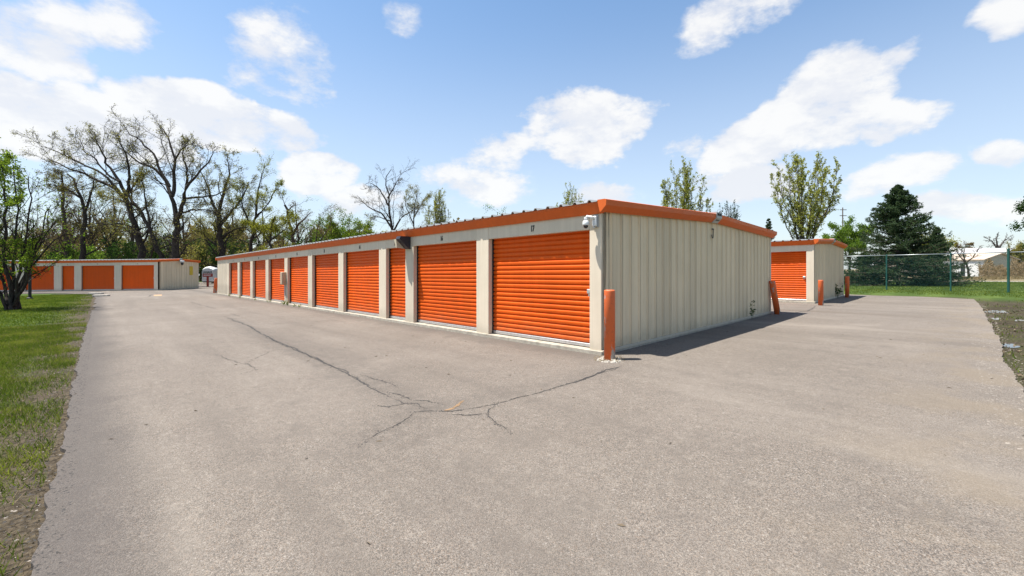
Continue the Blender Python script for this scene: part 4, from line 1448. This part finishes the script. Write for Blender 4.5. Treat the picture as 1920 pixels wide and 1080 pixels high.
# brown brush
g = np.random.default_rng(31)
n = 9000
uu = g.uniform(1835, 1990, n); Yy = g.uniform(50, 56, n); vt = 497 + 6 * np.sin(uu / 9.0) + 5 * np.sin(uu / 3.7)
xx = (uu - 960) / F * Yy; zb = gz(xx, Yy); zt = CAMZ + (V0 - vt) / F * Yy
P = np.stack([xx, Yy, zb + (zt - zb) * g.uniform(0, 1, n)], 1)
stuff(np_obj('dry_brush', *leaf_arrays(g, P, .28, .18, np.array([[0, 0, 1.0]])), M['brush']), 'tawny dry brush in front of the white garage', 'brush')
# low dry verge along the far road
n = 6000
uu = g.uniform(1760, 1990, n); Yy = g.uniform(45, 50, n)
xx = (uu - 960) / F * Yy; zb = gz(xx, Yy)
stuff(np_obj('dry_verge', *leaf_arrays(g, np.stack([xx, Yy, zb], 1), .30, .12, np.array([[0, 0, 1.2]])), M['straw']), 'straw-coloured verge beyond the far road', 'grass')

# utility pole on the skyline
pu = at(1580, 0, 95)
o = empty('utility_pole', (pu[0], 95, gz(pu[0], 95))); tag(o, 'thin utility pole with two crossarms on the right skyline', 'utility pole')
Hp = at(0, 389, 95)[2] - gz(pu[0], 95)
MB().lathe([(.16, 0), (.10, Hp)], 8).build('shaft', M['pole'], o)
for zc in (Hp - .6, Hp - 1.9):
    MB().box(-.75, .75, -.18, -.08, zc, zc + .14).build('crossarm', M['pole'], o)

# leafy branch of a maple standing just right of the view
guided_tree('dark green maple reaching in from the right edge', 21, [
    ([(2010, 560), (2008, 500), (2000, 440), (1995, 380), (2000, 320)], 1, .4),
    ([(2002, 450), (1970, 430), (1940, 425), (1912, 428)], .45, .1), ([(1998, 410), (1965, 400), (1935, 392), (1905, 393)], .45, .1), ([(1996, 390), (1960, 370), (1935, 372)], .4, .1), ([(2003, 470), (1965, 465), (1930, 462)], .4, .1)],
    .16, 75, [dict(OAK[0], k=7, ln=(.12, .22), rmin=.010), dict(OAK[1], k=5, ln=(.3, .6), rmin=.006)], 'bark', 'leaf_dark', 3400, .13, spread=.25, name='maple_tree', group=None, jit=.09)


# ------------------------------------------------------------------ chain-link fence
FP = [np.array(q) for q in ((19.6, 30.7), (21.6, 28.9), (23.6, 27.05), (25.7, 25.15), (27.0, 23.35), (28.8, 21.2), (30.6, 19.1))]
root = empty('chain_link_fence', (FP[0][0], FP[0][1], gz(*FP[0])))
tag(root, 'green chain-link fence with pale top rail across the right lawn', 'fence')
FH = 2.16
B0 = Vector(root.location)
def rel(p, z):
    return (p[0] - B0.x, p[1] - B0.y, gz(p[0], p[1]) + z - B0.z)
for i, q in enumerate(FP):
    big = i == 4
    h = FH + (.14 if big else -.02)
    r = .055 if big else .04
    mb = MB().lathe([(r, -.1), (r, h), (r * 1.25, h + .005), (r * 1.1, h + .05), (0.0, h + .07)], 12)
    mb.build('fence_post', M['green_post'], root, rel(q, 0))
for a, b in zip(FP[:-1], FP[1:]):
    MB().tube([rel(a, FH), rel(b, FH)], .024, 8).build('top_rail', M['galv'], root, smooth=True)
wires = []
for a, b in zip(FP[:-1], FP[1:]):
    Lf = np.linalg.norm(b - a); d = (b - a) / Lf
    pit = .075
    segs = []
    for sgn in (1, -1):
        for c in np.arange(-FH, Lf + FH, pit):
            # line x = c + sgn*z, clipped to the panel
            zs = []
            lo, hi = .03, FH - .03
            if sgn > 0:
                lo = max(lo, -c); hi = min(hi, Lf - c)
            else:
                lo = max(lo, c - Lf); hi = min(hi, c)
            if hi - lo > .05:
                segs.append((c + sgn * lo, lo, c + sgn * hi, hi))
    segs = np.array(segs)
    p0 = a[None] + segs[:, 0:1] * d[None]; p1 = a[None] + segs[:, 2:3] * d[None]
    P = np.stack([np.c_[p0, gz(p0[:, 0], p0[:, 1]) + segs[:, 1]], np.c_[p1, gz(p1[:, 0], p1[:, 1]) + segs[:, 3]]], 1) - np.array(B0)
    wires.append(tube_arrays(P, np.full(P.shape[:2], .0023), 3))
stuff(np_obj('wire_mesh', *join(wires), M['wire'], root))


# ------------------------------------------------------------------ trailer and sign in the gap
def trailer():
    Y = 58.0
    x0, x1 = at(377, 0, Y)[0], at(401.5, 0, Y)[0]
    cx, w = (x0 + x1) / 2, (x1 - x0) / 2
    z0 = at(0, 533, Y)[2]
    root = empty('white_cargo_trailer', (cx, Y, z0)); tag(root, 'white rounded cargo trailer parked in the gap between the buildings', 'trailer')
    h = at(0, 499, Y)[2] - z0
    rings = []
    for y, k, zt in ((0.0, .86, .90), (.25, .97, .97), (.8, 1, 1), (4.2, 1, 1)):
        ring = []
        n = 8
        for i in range(n + 1):
            a = math.pi * i / n
            ring.append((w * k * math.cos(a), y, h * zt * (.78 + .22 * math.sin(a))))
        ring = [(w * k, y, .38)] + ring + [(-w * k, y, .38)]
        rings.append(ring)
    mb = MB().loft(rings); mb.build('body', M['white_paint'], root)
    for s in (-1, 1):
        MB().lathe([(.0, -.1), (.32, -.1), (.32, .1), (.0, .1)], 16, (s * (w - .25), 2.4, .32), 'x').build('wheel', M['dark'], root)
    MB().box(-.06, .06, -.9, .2, .32, .42).build('tow_bar', M['dark'], root)
    MB().box(-w * .9, w * .9, .3, 3.9, .22, .36).build('chassis', M['dark'], root)
    text_mesh('lettering', 'U-HAUL', .42, M['black_paint'], root, (.0, -.012, h * .66), (R(90), 0, 0), .85)
trailer()
def red_sign():
    Y = 47.0
    b = at(389.5, 0, Y)
    z0 = at(0, 539, Y)[2]
    root = empty('red_sign', (b[0], Y, z0)); tag(root, 'red T-shaped sign on a post before the white trailer', 'sign')
    w = 9 * Y / F; zt = at(0, 513, Y)[2] - z0; zb_ = at(0, 519, Y)[2] - z0
    MB().box(-.10, .10, -.05, .05, -.3, zb_ - .002).build('post', M['red_sign'], root)
    MB().box(-w, w, -.06, .06, zb_, zt, .01).build('board', M['red_sign'], root)
    text_mesh('lettering', 'EQUIPMENT', .17, M['white_text'], root, (0, -.064, (zb_ + zt) / 2), (R(90), 0, 0), .85)
red_sign()
# fittings on the distant building's gable end
def lbp(y, z):
    return (LBX, LBY + y, gz(LBX, LBY + y) + z)
o = mesh_obj('yellow_wall_sign', *(lambda b: (b.V, b.F))(MB().box(.03, .045, -.22, .22, -.42, .42, .004)), M['yellow'], None, lbp(3.9, 1.75))
tag(o, 'small yellow sign on the gable end of the distant building', 'sign')
o = empty('gable_camera', lbp(2.4, 2.55)); tag(o, 'white camera under the gable peak of the distant building', 'security camera')
MB().box(.19, .42, -.14, .14, -.02, .16, .02).build('housing', M['white_plastic'], o)
MB().lathe([(.0, -.3), (.09, -.26), (.11, -.16), (.11, -.02)], 12, (.31, 0, 0)).build('dome', M['bronze'], o)
o = empty('white_stone_block', G(174, 545)); tag(o, 'small white block before a door of the distant building', 'block')
mb = MB(); mb.loft([[(.18 * k * c_ * 1.3, .14 * k * s_, z) for c_, s_ in ((1, .3), (.5, 1), (-.6, .9), (-1, 0), (-.5, -1), (.6, -.9))] for k, z in ((1, 0), (1.05, .1), (.75, .19))]); mb.build('block', M['white_plastic'], o)
for (u, v, lab) in ((180, 551.5, 'pale concrete slab lying nearest the tip of the left lawn'), (190, 555.5, 'pale concrete slab beside the tarmac at the lawn tip')):
    q = G(u, v)
    o = empty('concrete_slab', q, .2); tag(o, lab, 'slab')
    MB().box(-.42, .42, -.17, .17, -.03, .10, .02).build('block', M['rubble'], o)

# ------------------------------------------------------------------ grass, weeds and litter
def blades(name, P, h, w, mat, seed, lean=.5, label=None, cat='grass'):
    g = np.random.default_rng(seed)
    n = len(P)
    h = h * g.uniform(.5, 1.3, n); a = g.uniform(0, 6.283, n); b = g.uniform(0, 6.283, n)
    dx = np.stack([np.cos(a), np.sin(a), np.zeros(n)], 1) * (w * g.uniform(.7, 1.3, n))[:, None]
    tip = np.stack([np.cos(b) * lean * h * g.uniform(.2, 1, n), np.sin(b) * lean * h * g.uniform(.2, 1, n), h], 1)
    V = np.stack([P - dx, P + dx, P + tip], 1).reshape(-1, 3)
    o = np_obj(name, V, np.arange(3 * n).reshape(n, 3), mat)
    return stuff(o, label, cat)


g = np.random.default_rng(15)
def sample_ts(n, t0, t1, s0, s1, power=1.0):
    t = t0 + (t1 - t0) * g.uniform(0, 1, n) ** power; s = g.uniform(s0, s1, n)
    P = CC[None] + t[:, None] * DT[None] + s[:, None] * DS[None]
    return t, s, P


def patchy(P, sc_, seed):
    """cheap smooth noise for thinning"""
    r = np.random.default_rng(seed); v = np.zeros(len(P))
    for k in range(7):
        a = r.uniform(0, 6.283); f = sc_ * r.uniform(.5, 2.2)
        v += np.sin(f * (P[:, 0] * math.cos(a) + P[:, 1] * math.sin(a)) + r.uniform(0, 6.28))
    return v / 7 ** .5


t, s, P = sample_ts(300000, -1.5, 14, -11, -6.25, 1.0)
dl = -6.25 - s
keep = (patchy(P, 4.5, 2) + g.normal(0, .9, len(P)) + 3.0 * dl - .9 + np.clip(1.5 - t, 0, 2) * .45) > 0
keep &= ~in_poly(P, poly) & (P[:, 0] > -1.38 * P[:, 1] - .7)
P = P[keep]
blades('grass_near', np.c_[P, gz(P[:, 0], P[:, 1]) - .032], .055, .0035, M['grass_blade'], 3, .9, 'short green turf of the near left verge')
sel = g.uniform(size=len(P)) < .10
blades('dead_thatch', np.c_[P[sel], gz(P[sel][:, 0], P[sel][:, 1]) - .03], .05, .0035, M['straw'], 13, 1.6, 'dead thatch mixed into the near left verge')
t, s, P = sample_ts(170000, 14, 42, -17, -6.3)
keep = (patchy(P, 2.5, 4) + g.normal(0, .8, len(P)) + 1.8 * (-6.3 - s) - .8) > 0
keep &= ~in_poly(P, poly) & (P[:, 0] > -1.38 * P[:, 1])
P = P[keep]
blades('grass_lawn', np.c_[P, gz(P[:, 0], P[:, 1]) - .032], .06, .007, M['grass_blade'], 5, .8, 'mown green turf of the left lawn by the distant building')
t, s, P = sample_ts(150000, -26, 4, 2, 54)
keep = ~in_poly(P, poly) & (P[:, 1] > .55 * P[:, 0])
keep &= (patchy(P, 1.5, 6) + 1.0 * np.maximum(-4.5 - t, s - 23.6) + g.normal(0, .6, len(P)) - 1.7 > 0)
P = P[keep]
blades('grass_verge', np.c_[P, gz(P[:, 0], P[:, 1]) - .032], .07, .010, M['grass_blade'], 7, .8, 'mown striped turf around the chain-link fence')
# litter and stones on the bare edge strips
t, s, P = sample_ts(11000, -1.5, 14, -8.0, -6.15, 1.6)
k = (g.uniform(size=len(P)) < np.exp(-(-6.15 - s) * 1.4)) & ~in_poly(P, poly)
P3 = np.c_[P[k], gz(P[k][:, 0], P[k][:, 1]) - .02]
stuff(np_obj('leaf_litter', *leaf_arrays(g, P3, .015, .5), M['litter']), 'dead leaf litter along the left tarmac edge', 'leaf litter')
t, s, P = sample_ts(2600, -1.5, 16, -7.6, -6.1, 1.4)
k = (g.uniform(size=len(P)) < np.exp(-(-6.1 - s) * 1.8)) & ~in_poly(P, poly)
P3 = np.c_[P[k], gz(P[k][:, 0], P[k][:, 1]) - .03]
stuff(shards('edge_stones', P3, g.uniform(.004, .012, len(P3)), M['stone'], 8), 'small stones along the left tarmac edge', 'stones')
t, s, P = sample_ts(16000, -7.4, -4.2, 0, 20)
k = ~in_poly(P, poly) & (patchy(P, 2.2, 9) > -.3) & (g.uniform(size=len(P)) < np.exp(-(-4.4 - t) * .8))
P3 = np.c_[P[k], gz(P[k][:, 0], P[k][:, 1]) - .035]
stuff(shards('mud_clods', P3, g.uniform(.008, .036, len(P3)), M['mud'], 10, None, .7), 'dark mud clods along the right tarmac edge', 'mud')
t, s, P = sample_ts(5200, -6.8, -4.2, 0, 18)
k = ~in_poly(P, poly) & (patchy(P, 2.2, 12) > .2) & (g.uniform(size=len(P)) < np.exp(-(-4.4 - t) * 1.2))
P3 = np.c_[P[k], gz(P[k][:, 0], P[k][:, 1]) - .01]
stuff(np_obj('verge_litter', *leaf_arrays(g, P3, .05, .55), M['litter']), 'dead leaves and chips in the mud of the right verge', 'leaf litter')


t, s, P = sample_ts(1500, -4.75, -4.25, -1, 19)
P3 = np.c_[P, gz(P[:, 0], P[:, 1]) + np.where(in_poly(P, poly), .0, -.03)]
stuff(shards('verge_gravel', P3, g.uniform(.005, .018, len(P3)), M['stone'], 14), 'crumbled gravel along the right tarmac edge', 'gravel')
t, s, P = sample_ts(5000, -1.5, 20, -6.42, -6.10, 1.3)
P3 = np.c_[P, gz(P[:, 0], P[:, 1]) + np.where(in_poly(P, poly), .0, -.03)]
stuff(shards('edge_crumbs', P3, g.uniform(.003, .011, len(P3)), M['crack'], 15), 'dark asphalt crumbs along the left tarmac edge', 'crumbs')


def puddle(cu, cv, ru, rv_, seed, label):
    r = random.Random(seed)
    pts = []
    n = 26
    ph = [r.uniform(0, 6.28) for _ in range(3)]
    for i in range(n):
        a = 6.283 * i / n
        k = 1 + .22 * math.sin(2 * a + ph[0]) + .16 * math.sin(3 * a + ph[1]) + .10 * math.sin(5 * a + ph[2])
        q = G(cu + ru * k * math.cos(a), cv + rv_ * k * math.sin(a))
        pts.append((q[0], q[1], q[2] - .022))
    c = np.mean(pts, 0)
    V = [tuple(np.array(p_) - c) for p_ in pts] + [tuple(np.array(p_) - c - np.array([0, 0, .02])) for p_ in pts]
    Fc = [tuple(range(n))] + [(i, (i + 1) % n, n + (i + 1) % n, n + i) for i in range(n)]
    o = mesh_obj('puddle', V, Fc, M['puddle'], None, tuple(c))
    structure(o); o['label'] = label


puddle(1868, 583, 20, 2.6, 1, 'long puddle in the mud beyond the tarmac corner')
puddle(1893, 646, 17, 3.6, 2, 'puddle by the nearest notch in the tarmac edge')
puddle(1868, 596, 7, 2.2, 3, 'small puddle among the mud clods')
puddle(1912, 599, 9, 1.6, 4, 'puddle at the right edge of the view')


def weed(loc, h, n, seed, label, mat='weed', spread=.12, w=.03):
    g = np.random.default_rng(seed)
    o = empty('weed', tuple(loc)); tag(o, label, 'weed', 'weeds along the building foot')
    B = max(3, n // 7)
    P = np.zeros((B, 4, 3)); a = g.uniform(0, 6.283, B); ln = spread * g.uniform(.3, 1, B); hh = h * g.uniform(.5, 1, B)
    for k in range(4):
        f = k / 3
        P[:, k, 0] = ln * f * np.cos(a); P[:, k, 1] = ln * f * np.sin(a); P[:, k, 2] = hh * f ** .8
    np_obj('stem', *tube_arrays(P, np.full((B, 4), .003), 3), M[mat], o)
    pts = scatter_on(g, P, n, .012)
    np_obj('leaves', *leaf_arrays(g, pts, w * 1.6, .5), M[mat], o)


wr = random.Random(4)
wl = [(16.55, 'weed tuft at the foot of the column with the meter box', .26, 60), (16.0, 'leafy weed right of the meter box column', .22, 50), (15.2, 'small weed under the sixth orange door', .12, 24), (14.5, 'dark weed left of a column foot', .15, 24),
      (19.0, 'low weed left of the meter box', .14, 26), (21.5, 'low weed by the ninth door sill', .12, 22), (27.4, 'weed tuft before the last narrow-looking door', .20, 34), (24.6, 'tiny weed near the far doors', .12, 20)]
for t_, lab, hh, n_ in wl:
    q = jl(-t_, -.10 - wr.uniform(0, .08), -.01)
    weed(q, hh, n_, int(t_ * 10), lab)
weed(jl(.16, 6.9, 0), .55, 30, 5, 'thin tall weed against the ribbed end wall', 'leaf_dark', .05, .05)
weed(tuple(np.array(ts(-.10 - .10, 14.45 + 4.2))), .75, 70, 6, 'dark leafy weed against the smaller building', 'leaf_dark', .22, .07)
# straw round the bollard foot
g2 = np.random.default_rng(9)
a = g2.uniform(0, 6.283, 90); d = g2.uniform(.1, .27, 90)
P = np.stack([bp[0] + d * np.cos(a), bp[1] + d * np.sin(a), np.full(90, bp[2])], 1)
blades('dry_straw', P, .07, .004, M['straw'], 10, 2.0, 'dry straw caught round the foot of the near bollard')
